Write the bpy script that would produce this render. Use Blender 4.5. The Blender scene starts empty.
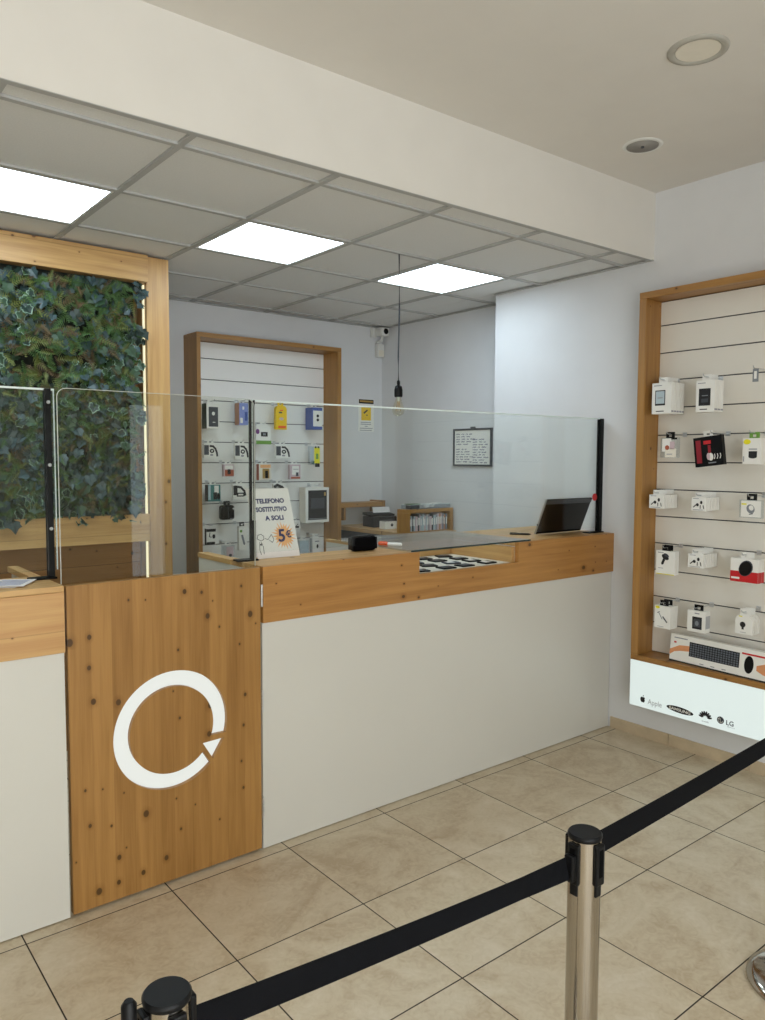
import bpy, bmesh, math, random
from mathutils import Vector, Matrix
import numpy as np

random.seed(7)
PI = math.pi
SC = bpy.context.scene
COL = SC.collection

# ------------------------------------------------------------------ camera
F_PX, YAW, PITCH, ROLL, EYE = 766.48, 0.675416, -0.066012, 0.003971, 1.5946
_f = Vector((math.sin(YAW)*math.cos(PITCH), math.cos(YAW)*math.cos(PITCH), math.sin(PITCH)))
_r = Vector((math.cos(YAW), -math.sin(YAW), 0)); _u = _r.cross(_f)
_r2 = _r*math.cos(ROLL) + _u*math.sin(ROLL); _u2 = -_r*math.sin(ROLL) + _u*math.cos(ROLL)
cd = bpy.data.cameras.new('camera'); cam = bpy.data.objects.new('camera', cd); COL.objects.link(cam)
cam.matrix_world = Matrix(((_r2.x, _u2.x, -_f.x, 0), (_r2.y, _u2.y, -_f.y, 0), (_r2.z, _u2.z, -_f.z, EYE), (0, 0, 0, 1)))
cd.sensor_fit = 'HORIZONTAL'; cd.sensor_width = 36.0; cd.lens = F_PX/765*36; cd.clip_start = .05; cd.clip_end = 60
SC.camera = cam

# ------------------------------------------------------------------ light and exposure
SC.view_settings.view_transform = 'Standard'; SC.view_settings.look = 'None'
SC.view_settings.gamma = 1.0; SC.view_settings.use_curve_mapping = False
SC.view_settings.exposure = 0.06
w = bpy.data.worlds.new('daylight'); SC.world = w; w.use_nodes = True
w.node_tree.nodes['Background'].inputs[0].default_value = (.80, .90, 1.0, 1)
w.node_tree.nodes['Background'].inputs[1].default_value = 2.2

PANEL_POWER = 9.2           # radiance of the ceiling panels
PANEL_COL = (.74, .89, 1.0)
SIGN_POWER = .66
CEILING_FILL = 31.0  # power of the added upward fill lamp
DAY = 54.0                  # daylight through the shop window behind the camera


def area(name, loc, rot, sx, sy, power, col):
    l = bpy.data.lights.new(name, 'AREA'); l.shape = 'RECTANGLE'; l.size = sx; l.size_y = sy; l.energy = power; l.color = col
    o = bpy.data.objects.new(name, l); COL.objects.link(o); o.location = loc; o.rotation_euler = rot
    return o


# daylight entering by the shop window in the front wall
area('window_daylight', (-.2, -1.93, 1.5), (PI/2, 0, 0), 3.1, 2.4, DAY, (1.0, .975, .925))
# added fill lamp by the same window, aimed up to brighten the ceiling
area('ceiling_fill', (-.2, -1.90, .75), (PI/2+.95, 0, 0), 3.0, .9, CEILING_FILL, (1.0, .975, .925))

# ------------------------------------------------------------------ materials
M = {}


def new_mat(name):
    m = bpy.data.materials.new(name); m.use_nodes = True
    nt = m.node_tree; b = nt.nodes['Principled BSDF']
    return m, nt, b


def srgb(*c):
    o = []
    for v in c:
        v /= 255.0
        o.append(v/12.92 if v <= .04045 else ((v+.055)/1.055)**2.4)
    return tuple(o)


def plain(name, col, rough=.5, metal=0.0, noise=.04, nscale=30.0, bump=0.0, spec=.5):
    """solid colour with a little procedural mottling"""
    m, nt, b = new_mat(name)
    b.inputs['Roughness'].default_value = rough; b.inputs['Metallic'].default_value = metal
    b.inputs['Specular IOR Level'].default_value = spec
    tc = nt.nodes.new('ShaderNodeTexCoord'); n = nt.nodes.new('ShaderNodeTexNoise')
    n.inputs['Scale'].default_value = nscale; n.inputs['Detail'].default_value = 3
    nt.links.new(tc.outputs['Object'], n.inputs['Vector'])
    r = nt.nodes.new('ShaderNodeValToRGB')
    r.color_ramp.elements[0].position = .3; r.color_ramp.elements[1].position = .7
    r.color_ramp.elements[0].color = tuple(max(0, v*(1-noise)) for v in col)+(1,)
    r.color_ramp.elements[1].color = tuple(min(1, v*(1+noise)) for v in col)+(1,)
    nt.links.new(n.outputs['Fac'], r.inputs['Fac']); nt.links.new(r.outputs['Color'], b.inputs['Base Color'])
    if bump:
        bp = nt.nodes.new('ShaderNodeBump'); bp.inputs['Strength'].default_value = bump; bp.inputs['Distance'].default_value = .002
        nt.links.new(n.outputs['Fac'], bp.inputs['Height']); nt.links.new(bp.outputs['Normal'], b.inputs['Normal'])
    M[name] = m
    return m


def emit(name, col, strength, base=(.8, .8, .8)):
    m, nt, b = new_mat(name)
    b.inputs['Base Color'].default_value = base+(1,); b.inputs['Roughness'].default_value = .35
    b.inputs['Emission Color'].default_value = tuple(col)+(1,); b.inputs['Emission Strength'].default_value = strength
    M[name] = m
    return m


def thin_glass(name, tint=(.97, .99, .98), rough=0.0, base_refl=.04):
    """a sheet of clear glass: see-through with a Fresnel reflection"""
    m = bpy.data.materials.new(name); m.use_nodes = True; nt = m.node_tree; nt.nodes.clear()
    out = nt.nodes.new('ShaderNodeOutputMaterial'); mix = nt.nodes.new('ShaderNodeMixShader')
    tr = nt.nodes.new('ShaderNodeBsdfTransparent'); gl = nt.nodes.new('ShaderNodeBsdfGlossy'); fr = nt.nodes.new('ShaderNodeFresnel')
    tr.inputs['Color'].default_value = tint+(1,); gl.inputs['Roughness'].default_value = rough; ge = nt.nodes.new('ShaderNodeNewGeometry'); mr = nt.nodes.new('ShaderNodeMapRange')
    mr.inputs['To Min'].default_value = 1.45; mr.inputs['To Max'].default_value = 1/1.45     # both faces of the sheet reflect alike
    nt.links.new(ge.outputs['Backfacing'], mr.inputs['Value']); nt.links.new(mr.outputs[0], fr.inputs['IOR'])
    nt.links.new(fr.outputs[0], mix.inputs[0]); nt.links.new(tr.outputs[0], mix.inputs[1]); nt.links.new(gl.outputs[0], mix.inputs[2])
    nt.links.new(mix.outputs[0], out.inputs['Surface'])
    M[name] = m
    return m


def wood(name, axis, light, dark, across='X', board=.095, knots=.5, seam=.6, seed=0.0, rough=.42):
    """knotty pine: grain runs along AXIS, glued boards of width BOARD laid side by side along ACROSS"""
    m, nt, b = new_mat(name)
    N, L = nt.nodes.new, nt.links.new

    def math_(op, a, c=None, d=None):
        n = N('ShaderNodeMath'); n.operation = op
        for i, v in enumerate((a, c, d)):
            if v is None: continue
            if isinstance(v, (int, float)): n.inputs[i].default_value = v
            else: L(v, n.inputs[i])
        return n.outputs[0]
    tc = N('ShaderNodeTexCoord'); sep = N('ShaderNodeSeparateXYZ'); L(tc.outputs['Object'], sep.inputs[0])
    ac = sep.outputs[across]
    q = math_('DIVIDE', ac, board); bid = math_('FLOOR', math_('ADD', q, seed+.37))
    fr = math_('FRACT', math_('ADD', q, seed+.37))
    wn = N('ShaderNodeTexWhiteNoise'); wn.noise_dimensions = '1D'; L(bid, wn.inputs['W'])
    off = math_('MULTIPLY', wn.outputs['Value'], 17.0)
    comb = N('ShaderNodeCombineXYZ')
    for a in 'XYZ':
        L(math_('ADD', sep.outputs[a], off if a == axis else seed*3.1), comb.inputs[a])

    def mapped(sa, sc):
        mp = N('ShaderNodeMapping'); mp.vector_type = 'POINT'
        mp.inputs['Scale'].default_value = tuple(sa if a == axis else sc for a in 'XYZ'); L(comb.outputs[0], mp.inputs['Vector'])
        return mp.outputs[0]
    n1 = N('ShaderNodeTexNoise'); n1.inputs['Scale'].default_value = 1; n1.inputs['Detail'].default_value = 3; n1.inputs['Distortion'].default_value = .6
    L(mapped(1.6, 34), n1.inputs['Vector'])
    n2 = N('ShaderNodeTexNoise'); n2.inputs['Scale'].default_value = 1; n2.inputs['Detail'].default_value = 5
    L(mapped(7, 260), n2.inputs['Vector'])
    n3 = N('ShaderNodeTexNoise'); n3.inputs['Scale'].default_value = 1; n3.inputs['Detail'].default_value = 1
    L(mapped(2.2, 5), n3.inputs['Vector'])
    v = N('ShaderNodeTexVoronoi'); v.voronoi_dimensions = '2D'; v.inputs['Scale'].default_value = 1; v.inputs['Randomness'].default_value = 1
    kv = N('ShaderNodeCombineXYZ'); L(math_('MULTIPLY_ADD', sep.outputs[axis], 9.0, seed*7.7), kv.inputs[0]); L(math_('MULTIPLY_ADD', ac, 11.5, seed*5.3), kv.inputs[1])
    L(kv.outputs[0], v.inputs['Vector'])
    csep = N('ShaderNodeSeparateColor'); L(v.outputs['Color'], csep.inputs[0])
    keep = math_('LESS_THAN', csep.outputs[0], knots)
    size = math_('MULTIPLY_ADD', math_('POWER', csep.outputs[1], 2.2), .115, .035)
    rel = math_('DIVIDE', v.outputs['Distance'], size)
    core = N('ShaderNodeMapRange'); core.inputs['From Min'].default_value = 1.0; core.inputs['From Max'].default_value = .72; L(rel, core.inputs['Value'])
    halo = N('ShaderNodeMapRange'); halo.inputs['From Min'].default_value = 2.4; halo.inputs['From Max'].default_value = .9; L(rel, halo.inputs['Value'])
    kcore = math_('MULTIPLY', core.outputs[0], keep); khalo = math_('MULTIPLY', halo.outputs[0], keep)
    t = math_('MULTIPLY_ADD', n1.outputs['Fac'], 1.15, -.2)
    t = math_('ADD', t, math_('MULTIPLY_ADD', n2.outputs['Fac'], .5, -.25))
    t = math_('ADD', t, math_('MULTIPLY_ADD', n3.outputs['Fac'], .5, -.25))
    t = math_('ADD', t, math_('MULTIPLY_ADD', wn.outputs['Value'], .26, -.13))
    t = math_('ADD', t, math_('MULTIPLY', khalo, .35))
    ramp = N('ShaderNodeValToRGB'); e = ramp.color_ramp.elements
    e[0].position = 0.05; e[0].color = tuple(light)+(1,)
    e[1].position = .95; e[1].color = tuple(dark)+(1,)
    L(t, ramp.inputs['Fac'])
    mix = N('ShaderNodeMix'); mix.data_type = 'RGBA'; L(kcore, mix.inputs[0]); L(ramp.outputs['Color'], mix.inputs[6])
    mix.inputs[7].default_value = tuple(v_*.36 for v_ in dark)+(1,)
    edge = math_('LESS_THAN', math_('MINIMUM', fr, math_('SUBTRACT', 1.0, fr)), .0016/board)
    mix2 = N('ShaderNodeMix'); mix2.data_type = 'RGBA'; L(math_('MULTIPLY', edge, seam), mix2.inputs[0]); L(mix.outputs[2], mix2.inputs[6])
    mix2.inputs[7].default_value = tuple(v_*.45 for v_ in dark)+(1,)
    L(mix2.outputs[2], b.inputs['Base Color'])
    b.inputs['Roughness'].default_value = rough
    bp = N('ShaderNodeBump'); bp.inputs['Strength'].default_value = .12; bp.inputs['Distance'].default_value = .001
    L(n2.outputs['Fac'], bp.inputs['Height']); L(bp.outputs['Normal'], b.inputs['Normal'])
    M[name] = m
    return m


PINE_L, PINE_D = srgb(174, 129, 70), srgb(134, 92, 40)
FAS_L, FAS_D = srgb(192, 141, 78), srgb(148, 99, 46)
HONEY_L, HONEY_D = srgb(176, 130, 70), srgb(134, 91, 40)
PALE_L, PALE_D = srgb(212, 172, 114), srgb(166, 122, 72)
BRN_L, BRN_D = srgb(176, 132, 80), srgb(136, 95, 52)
wood('pine_gate', 'Z', PINE_L, PINE_D, 'X', .074, .55, .12, .2)
wood('pine_fascia', 'X', FAS_L, FAS_D, 'Z', .4, .28, .2, .5)
wood('pine_fascia_pale', 'X', PALE_L, srgb(184, 132, 82), 'Z', .4, .25, .3, .1)
wood('pine_top', 'X', PALE_L, PALE_D, 'Y', .12, .2, .4, .8)
wood('pine_depth', 'Y', PALE_L, PALE_D, 'X', .09, .3, .4, .3)
wood('pine_beam', 'X', PALE_L, PALE_D, 'Z', .3, .2, .4, .7)
wood('pine_post', 'Z', PALE_L, PALE_D, 'X', .3, .2, .3, .65)
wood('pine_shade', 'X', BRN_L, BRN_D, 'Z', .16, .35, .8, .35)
wood('honey_up', 'Z', HONEY_L, HONEY_D, 'X', .3, .2, .3, .15)
wood('honey_y', 'Y', HONEY_L, HONEY_D, 'Z', .3, .2, .3, .55)
wood('honey_x', 'X', HONEY_L, HONEY_D, 'Z', .3, .2, .3, .45)

plain('plaster', srgb(223, 219, 212), .85, noise=.015, nscale=6, bump=.05)
plain('plaster_cool', srgb(220, 221, 223), .85, noise=.015, nscale=6, bump=.05)
plain('mineral_tile', srgb(228, 228, 226), .95, noise=.03, nscale=160, bump=.15)
plain('t_bar', srgb(184, 184, 182), .8, noise=.01, spec=.1)
plain('laminate', srgb(215, 213, 205), .38, noise=.008, nscale=4)
plain('warm_lit_slat', srgb(226, 222, 213), .45, noise=.01, nscale=5)  # copy of the white slat with the warm light mixed into its colour
plain('white_slat', srgb(240, 240, 238), .45, noise=.01, nscale=5)
plain('groove', srgb(70, 70, 74), .6, noise=.05)
plain('vent_grey', srgb(148, 145, 140), .6, noise=.03)
plain('white_plastic', srgb(226, 226, 222), .4, noise=.01)
plain('grey_plastic', srgb(176, 173, 164), .6, noise=.03)
plain('black', srgb(13, 14, 16), .4, noise=.05, spec=.2)
plain('black_matte', srgb(9, 9, 11), .8, noise=.08, nscale=90, spec=.05)
plain('belt_fabric', srgb(10, 11, 15), .85, noise=.14, nscale=500, bump=.2, spec=.12)
plain('dark_grey', srgb(62, 66, 74), .5)
plain('key_grey', srgb(92, 98, 108), .5)
plain('mid_grey', srgb(128, 132, 138), .5)
plain('silver', srgb(205, 207, 210), .28, metal=.9, noise=.02)
plain('chrome', srgb(176, 170, 161), .10, metal=1.0, noise=.015, nscale=9)
plain('card_white', srgb(238, 237, 232), .42, noise=.01)
plain('card_cream', srgb(232, 226, 212), .5, noise=.02)
plain('paper', srgb(236, 232, 230), .7, noise=.015)
plain('ink_blue', srgb(34, 36, 96), .7)
plain('ink_black', srgb(24, 24, 28), .6)
plain('ink_grey', srgb(150, 150, 158), .6)
plain('ink_pale', srgb(180, 182, 186), .6)
plain('orange_burst', srgb(238, 178, 120), .7, noise=.05)
plain('orange', srgb(240, 92, 30), .4)
plain('red', srgb(196, 26, 34), .4)
plain('dark_red', srgb(140, 26, 40), .4)
plain('yellow', srgb(242, 200, 12), .4)
plain('lemon', srgb(236, 226, 30), .4)
plain('blue', srgb(54, 84, 160), .4)
plain('lilac', srgb(132, 148, 214), .4)
plain('teal', srgb(64, 124, 122), .35)
plain('green', srgb(110, 158, 66), .4)
plain('dark_green', srgb(26, 58, 40), .4)
plain('purple', srgb(110, 50, 120), .4)
plain('peach', srgb(222, 152, 104), .5, noise=.06)
plain('rust', srgb(170, 90, 62), .5)
plain('tan', srgb(190, 140, 112), .5)
plain('pink_grey', srgb(206, 184, 190), .45)
plain('blue_grey', srgb(180, 196, 204), .35)
plain('brass', srgb(196, 160, 92), .3, metal=.8)
plain('skirting', srgb(196, 178, 150), .4, noise=.1, nscale=14)
plain('soil', srgb(24, 28, 20), .95, noise=.4, nscale=40, bump=1.0)
plain('leaf_blue', srgb(58, 78, 80), .42, noise=.25, nscale=25)
plain('leaf_deep', srgb(28, 48, 40), .45, noise=.25, nscale=25)
plain('leaf_mid', srgb(54, 80, 56), .5, noise=.25, nscale=25)
plain('leaf_rim', srgb(120, 144, 124), .5, noise=.15, nscale=25)
plain('leaf_fern', srgb(66, 96, 46), .6, noise=.3, nscale=25)
plain('leaf_olive', srgb(96, 104, 48), .6, noise=.3, nscale=25)
plain('leaf_brown', srgb(92, 76, 50), .7, noise=.3, nscale=25)
thin_glass('glass'); thin_glass('acrylic', (.95, .96, .93)); thin_glass('blister', (.9, .93, .95)); thin_glass('bulb_glass', (.97, .95, .88))
plain('glass_edge', srgb(228, 240, 238), .3, noise=.01)  # light caught by the pane edges, painted as a pale colour
plain('acrylic_edge', srgb(206, 208, 200), .3, noise=.01)  # same edge glint painted pale on the acrylic rim
plain('glass_dark_edge', srgb(40, 58, 58), .2, noise=.01)
emit('led_panel', PANEL_COL, PANEL_POWER)
emit('led_sign', (.86, 1.0, .965), SIGN_POWER, (.25, .25, .25))
emit('led_logo', (.96, 1.0, .94), .66, (.2, .2, .2))
emit('led_strip', (1.0, .94, .60), .85, (.5, .5, .5))


def floor_material():
    m, nt, b = new_mat('floor_tile')
    N, L = nt.nodes.new, nt.links.new
    T, OX, OY = .5039, 1.107, 2.616
    tc = N('ShaderNodeTexCoord'); sep = N('ShaderNodeSeparateXYZ'); L(tc.outputs['Object'], sep.inputs[0])

    def math_(op, a, c=None, d=None):
        n = N('ShaderNodeMath'); n.operation = op
        for i, v in enumerate((a, c, d)):
            if v is None: continue
            if isinstance(v, (int, float)): n.inputs[i].default_value = v
            else: L(v, n.inputs[i])
        return n.outputs[0]
    us, ids = [], []
    for ax, o in (('X', OX), ('Y', OY)):
        q = math_('DIVIDE', math_('SUBTRACT', sep.outputs[ax], o), T)
        fr = math_('FRACT', q); ids.append(math_('FLOOR', q))
        us.append(math_('MINIMUM', fr, math_('SUBTRACT', 1.0, fr)))
    g = math_('MINIMUM', us[0], us[1])
    gm = N('ShaderNodeMapRange'); gm.inputs['From Min'].default_value = .0052; gm.inputs['From Max'].default_value = .0036; L(g, gm.inputs['Value'])
    cid = N('ShaderNodeCombineXYZ'); L(ids[0], cid.inputs[0]); L(ids[1], cid.inputs[1])
    wn = N('ShaderNodeTexWhiteNoise'); wn.noise_dimensions = '3D'; L(cid.outputs[0], wn.inputs['Vector'])
    sc = N('ShaderNodeVectorMath'); sc.operation = 'MULTIPLY_ADD'; L(wn.outputs['Color'], sc.inputs[0]); sc.inputs[1].default_value = (9, 9, 9); L(tc.outputs['Object'], sc.inputs[2])
    n1 = N('ShaderNodeTexNoise'); n1.inputs['Scale'].default_value = 3.2; n1.inputs['Detail'].default_value = 8; n1.inputs['Roughness'].default_value = .62; n1.inputs['Distortion'].default_value = 1.6
    L(sc.outputs[0], n1.inputs['Vector'])
    n2 = N('ShaderNodeTexNoise'); n2.inputs['Scale'].default_value = 22; n2.inputs['Detail'].default_value = 6; n2.inputs['Distortion'].default_value = 2.5
    L(sc.outputs[0], n2.inputs['Vector'])
    t = math_('ADD', math_('MULTIPLY', n1.outputs['Fac'], .7), math_('MULTIPLY', n2.outputs['Fac'], .3))
    t = math_('ADD', t, math_('MULTIPLY_ADD', wn.outputs['Value'], .05, -.025))
    r = N('ShaderNodeValToRGB'); e = r.color_ramp.elements
    e[0].position = .36; e[0].color = srgb(188, 169, 140)+(1,)
    e[1].position = .66; e[1].color = srgb(219, 207, 186)+(1,)
    x = e.new(.5); x.color = srgb(207, 193, 167)+(1,)
    L(t, r.inputs['Fac'])
    mix = N('ShaderNodeMix'); mix.data_type = 'RGBA'; L(gm.outputs[0], mix.inputs[0]); L(r.outputs['Color'], mix.inputs[6])
    mix.inputs[7].default_value = srgb(50, 42, 33)+(1,)
    L(mix.outputs[2], b.inputs['Base Color'])
    rr = math_('MULTIPLY_ADD', gm.outputs[0], .5, .3); L(math_('MULTIPLY_ADD', n2.outputs['Fac'], .12, rr), b.inputs['Roughness'])
    bp = N('ShaderNodeBump'); bp.invert = True; bp.inputs['Strength'].default_value = .5; bp.inputs['Distance'].default_value = .0015
    L(gm.outputs[0], bp.inputs['Height']); L(bp.outputs['Normal'], b.inputs['Normal'])
    M['floor_tile'] = m


floor_material()


# ------------------------------------------------------------------ mesh helpers
class MB:
    """collects shapes into one mesh"""
    def __init__(self):
        self.v, self.f, self.mi, self.sm = [], [], [], []

    def add(self, vs, fs, mi=0, smooth=False, xf=None):
        o = len(self.v)
        for p in vs:
            p = Vector(p)
            self.v.append(tuple(xf @ p) if xf is not None else tuple(p))
        for f in fs:
            self.f.append([i+o for i in f]); self.mi.append(mi); self.sm.append(smooth)
        return self

    def box(self, x0, x1, y0, y1, z0, z1, bev=0.0, mi=0, xf=None, seg=2):
        if x0 > x1: x0, x1 = x1, x0
        if y0 > y1: y0, y1 = y1, y0
        if z0 > z1: z0, z1 = z1, z0
        vs = [(x0, y0, z0), (x1, y0, z0), (x1, y1, z0), (x0, y1, z0), (x0, y0, z1), (x1, y0, z1), (x1, y1, z1), (x0, y1, z1)]
        fs = [(0, 3, 2, 1), (4, 5, 6, 7), (0, 1, 5, 4), (1, 2, 6, 5), (2, 3, 7, 6), (3, 0, 4, 7)]
        if bev <= 0:
            return self.add(vs, fs, mi, False, xf)
        bm = bmesh.new(); bv = [bm.verts.new(p) for p in vs]
        for f in fs: bm.faces.new([bv[i] for i in f])
        bmesh.ops.bevel(bm, geom=bm.edges[:], offset=min(bev, .45*min(x1-x0, y1-y0, z1-z0)), segments=seg, profile=.5, affect='EDGES')
        bm.verts.index_update()
        self.add([v.co.copy() for v in bm.verts], [[v.index for v in f.verts] for f in bm.faces], mi, seg > 2, xf)
        bm.free()
        return self

    def lathe(self, prof, n=32, mi=0, xf=None, smooth=True):
        """prof: (radius, z) pairs, from bottom to top; ends are capped when the radius is not zero"""
        vs, fs = [], []
        for r, z in prof:
            for k in range(n):
                a = 2*PI*k/n; vs.append((r*math.cos(a), r*math.sin(a), z))
        for i in range(len(prof)-1):
            for k in range(n):
                fs.append((i*n+k, i*n+(k+1) % n, (i+1)*n+(k+1) % n, (i+1)*n+k))
        self.add(vs, fs, mi, smooth, xf)
        lo = [(prof[0][0]*math.cos(2*PI*k/n), prof[0][0]*math.sin(2*PI*k/n), prof[0][1]) for k in range(n)]
        hi = [(prof[-1][0]*math.cos(2*PI*k/n), prof[-1][0]*math.sin(2*PI*k/n), prof[-1][1]) for k in range(n)]
        if prof[0][0] > 1e-5: self.add(lo, [tuple(range(n-1, -1, -1))], mi, False, xf)
        if prof[-1][0] > 1e-5: self.add(hi, [tuple(range(n))], mi, False, xf)
        return self

    def tube(self, pts, r, n=8, mi=0, xf=None, cap=True):
        pts = [Vector(p) for p in pts]; vs, fs = [], []
        up = Vector((0, 0, 1))
        for i, p in enumerate(pts):
            d = (pts[min(i+1, len(pts)-1)]-pts[max(i-1, 0)]).normalized()
            a = d.cross(up)
            if a.length < 1e-4: a = d.cross(Vector((1, 0, 0)))
            a.normalize(); b = a.cross(d).normalized()
            rr = r[i] if isinstance(r, (list, tuple)) else r
            for k in range(n):
                t = 2*PI*k/n; vs.append(p+a*rr*math.cos(t)+b*rr*math.sin(t))
        for i in range(len(pts)-1):
            for k in range(n): fs.append((i*n+k, i*n+(k+1) % n, (i+1)*n+(k+1) % n, (i+1)*n+k))
        self.add(vs, fs, mi, True, xf)
        if cap:
            m = len(pts)-1
            self.add(vs[:n], [tuple(range(n))], mi, False, xf); self.add(vs[m*n:], [tuple(range(n-1, -1, -1))], mi, False, xf)
        return self

    def prism(self, poly, d, mi=0, xf=None):
        """poly in the local XY plane, extruded from z=0 to z=d"""
        n = len(poly); vs = [(x, y, 0) for x, y in poly]+[(x, y, d) for x, y in poly]
        fs = [tuple(range(n-1, -1, -1)), tuple(range(n, 2*n))]+[(k, (k+1) % n, n+(k+1) % n, n+k) for k in range(n)]
        return self.add(vs, fs, mi, False, xf)

    def mesh(self, name, mats):
        me = bpy.data.meshes.new(name); me.from_pydata(self.v, [], self.f)
        for m in mats: me.materials.append(M[m] if isinstance(m, str) else m)
        me.polygons.foreach_set('material_index', self.mi); me.polygons.foreach_set('use_smooth', self.sm)
        bm = bmesh.new(); bm.from_mesh(me); bmesh.ops.recalc_face_normals(bm, faces=bm.faces[:]); bm.to_mesh(me); bm.free()
        me.update()
        return me


def wmat(o):
    m = o.matrix_basis.copy()
    return wmat(o.parent) @ o.matrix_parent_inverse @ m if o.parent else m


def link_mesh(name, me, parent=None, world=True):
    o = bpy.data.objects.new(name, me); COL.objects.link(o)
    if parent is not None:
        o.parent = parent
        if world: o.matrix_parent_inverse = wmat(parent).inverted()
    return o


def part(name, mb, mats, parent=None, world=True, label=None):
    """one mesh object; WORLD says whether its coordinates are the room's or its parent's"""
    o = link_mesh(name, mb.mesh(name, mats if isinstance(mats, (list, tuple)) else [mats]), parent, world)
    if label: o['label'] = label
    return o


def tag(o, label, cat, group=None):
    o['label'] = label; o['category'] = cat
    if group: o['group'] = group
    return o


def thing(name, label, cat, loc=(0, 0, 0), rz=0.0, group=None):
    o = bpy.data.objects.new(name, None); COL.objects.link(o); o.empty_display_size = .05
    o.location = loc; o.rotation_euler = (0, 0, rz)
    return tag(o, label, cat, group)


def struct(name, mb, mats, parent=None):
    o = part(name, mb, mats, parent)
    if parent is None: o['kind'] = 'structure'
    return o


def copy_tree(o, loc, label=None, parent=None):
    c = o.copy(); COL.objects.link(c)
    if parent is None:
        c.location = loc
        if label: c['label'] = label
    else: c.parent = parent
    for ch in list(o.children): copy_tree(ch, None, None, c)
    return c


# frames for flat shapes: local x to the right, y up, z towards the viewer
def face_front(x, y, z):          # facing -Y
    return Matrix(((1, 0, 0, x), (0, 0, -1, y), (0, 1, 0, z), (0, 0, 0, 1)))


def face_left(x, y, z):           # facing -X
    return Matrix(((0, 0, -1, x), (-1, 0, 0, y), (0, 1, 0, z), (0, 0, 0, 1)))


def text_part(name, s, size, mat, parent, mw, align='LEFT', world=True, depth=.0006, sx=1.0, shear=0.0, bold=0.0):
    cu = bpy.data.curves.new(name, 'FONT'); cu.body = s; cu.size = size; cu.align_x = align; cu.align_y = 'BOTTOM_BASELINE'
    cu.extrude = depth/2; cu.offset = bold; cu.shear = shear; cu.resolution_u = 3
    t = bpy.data.objects.new(name, cu); COL.objects.link(t)
    dg = bpy.context.evaluated_depsgraph_get(); me = bpy.data.meshes.new_from_object(t.evaluated_get(dg))
    bpy.data.objects.remove(t)
    me.transform(mw @ Matrix.Diagonal((sx, 1, 1, 1)) @ Matrix.Translation((0, 0, depth/2))); me.name = name
    me.materials.clear(); me.materials.append(M[mat])
    return link_mesh(name, me, parent, world)


def outline_mesh(name, loops, d, mats, parent, mw):
    """a sheet cut from closed outlines (inner ones are holes), D thick"""
    cu = bpy.data.curves.new(name, 'CURVE'); cu.dimensions = '2D'; cu.fill_mode = 'BOTH'; cu.extrude = d/2
    for lp in loops:
        sp = cu.splines.new('POLY'); sp.points.add(len(lp)-1)
        for p, (x, y) in zip(sp.points, lp): p.co = (x, y, 0, 1)
        sp.use_cyclic_u = True
    t = bpy.data.objects.new(name, cu); COL.objects.link(t)
    dg = bpy.context.evaluated_depsgraph_get(); me = bpy.data.meshes.new_from_object(t.evaluated_get(dg))
    bpy.data.objects.remove(t)
    me.transform(mw @ Matrix.Translation((0, 0, d/2))); me.name = name
    me.materials.clear(); me.materials.append(M[mats])
    for p in me.polygons: p.use_smooth = False
    return link_mesh(name, me, parent, True)


def ellipse(cx, cy, a, b, n=32, rot=0.0):
    c, s = math.cos(rot), math.sin(rot)
    return [(cx+a*math.cos(t)*c-b*math.sin(t)*s, cy+a*math.cos(t)*s+b*math.sin(t)*c) for t in (2*PI*k/n for k in range(n))]


# ================================================================== SETTING
XW, YB, XR = 3.887, 5.17, 4.13            # right wall, back wall, recessed wall
ZG, ZC = 2.703, 3.068                     # suspended ceiling, plaster ceiling
XL, YF, YBULK, YCOR = -1.9, -2.0, 2.448, 3.635
struct('floor', MB().box(XL-.1, XR+.1, YF-.1, YB+.1, -.1, 0), 'floor_tile')
struct('ceiling', MB().box(XL-.1, XR+.1, YF-.1, YB+.1, ZC, ZC+.1), 'plaster')
struct('wall_right', MB().box(XW, XW+.12, YF, YBULK+.08, 0, ZC).box(XW, XR+.12, YBULK+.08, YCOR, 0, ZC), 'plaster_cool')
struct('wall_recess', MB().box(XR, XR+.12, YCOR, YB+.12, 0, ZC), 'plaster_cool')
struct('wall_back', MB().box(XL-.1, XR, YB, YB+.12, 0, ZC), 'plaster_cool')
struct('wall_left', MB().box(XL-.12, XL, YF, YB, 0, ZC), 'plaster')
SKEW = .018                                # the bulkhead stands slightly askew to the ceiling grid


def ybulk(x): return YBULK+(XW-x)*SKEW


struct('wall_bulkhead', MB().prism([(XL, ybulk(XL)), (XW, ybulk(XW)), (XW, ybulk(XW)+.02), (XL, ybulk(XL)+.02)], ZC-ZG, 0, Matrix.Translation((0, 0, ZG))), 'plaster')
struct('wall_front', MB().box(XL, XW, YF-.1, YF, 2.75, ZC).box(XL, 1.4, YF-.1, YF, 0, .2).box(XL, -1.8, YF-.1, YF, .2, 2.75).box(1.4, 2.7, YF-.1, YF, 0, 2.75).box(3.2, XW, YF-.1, YF, 0, 2.75).box(2.7, 3.2, YF-.1, YF, 2.2, 2.75), 'plaster')
wf = struct('window_1', MB().box(-1.8, 1.4, YF-.08, YF-.02, .2, .26).box(-1.8, 1.4, YF-.08, YF-.02, 2.69, 2.75).box(-1.8, -1.74, YF-.08, YF-.02, .26, 2.69).box(1.34, 1.4, YF-.08, YF-.02, .26, 2.69), 'silver')
part('pane', MB().box(-1.74, 1.34, YF-.055, YF-.045, .26, 2.69), 'glass', wf)
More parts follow.
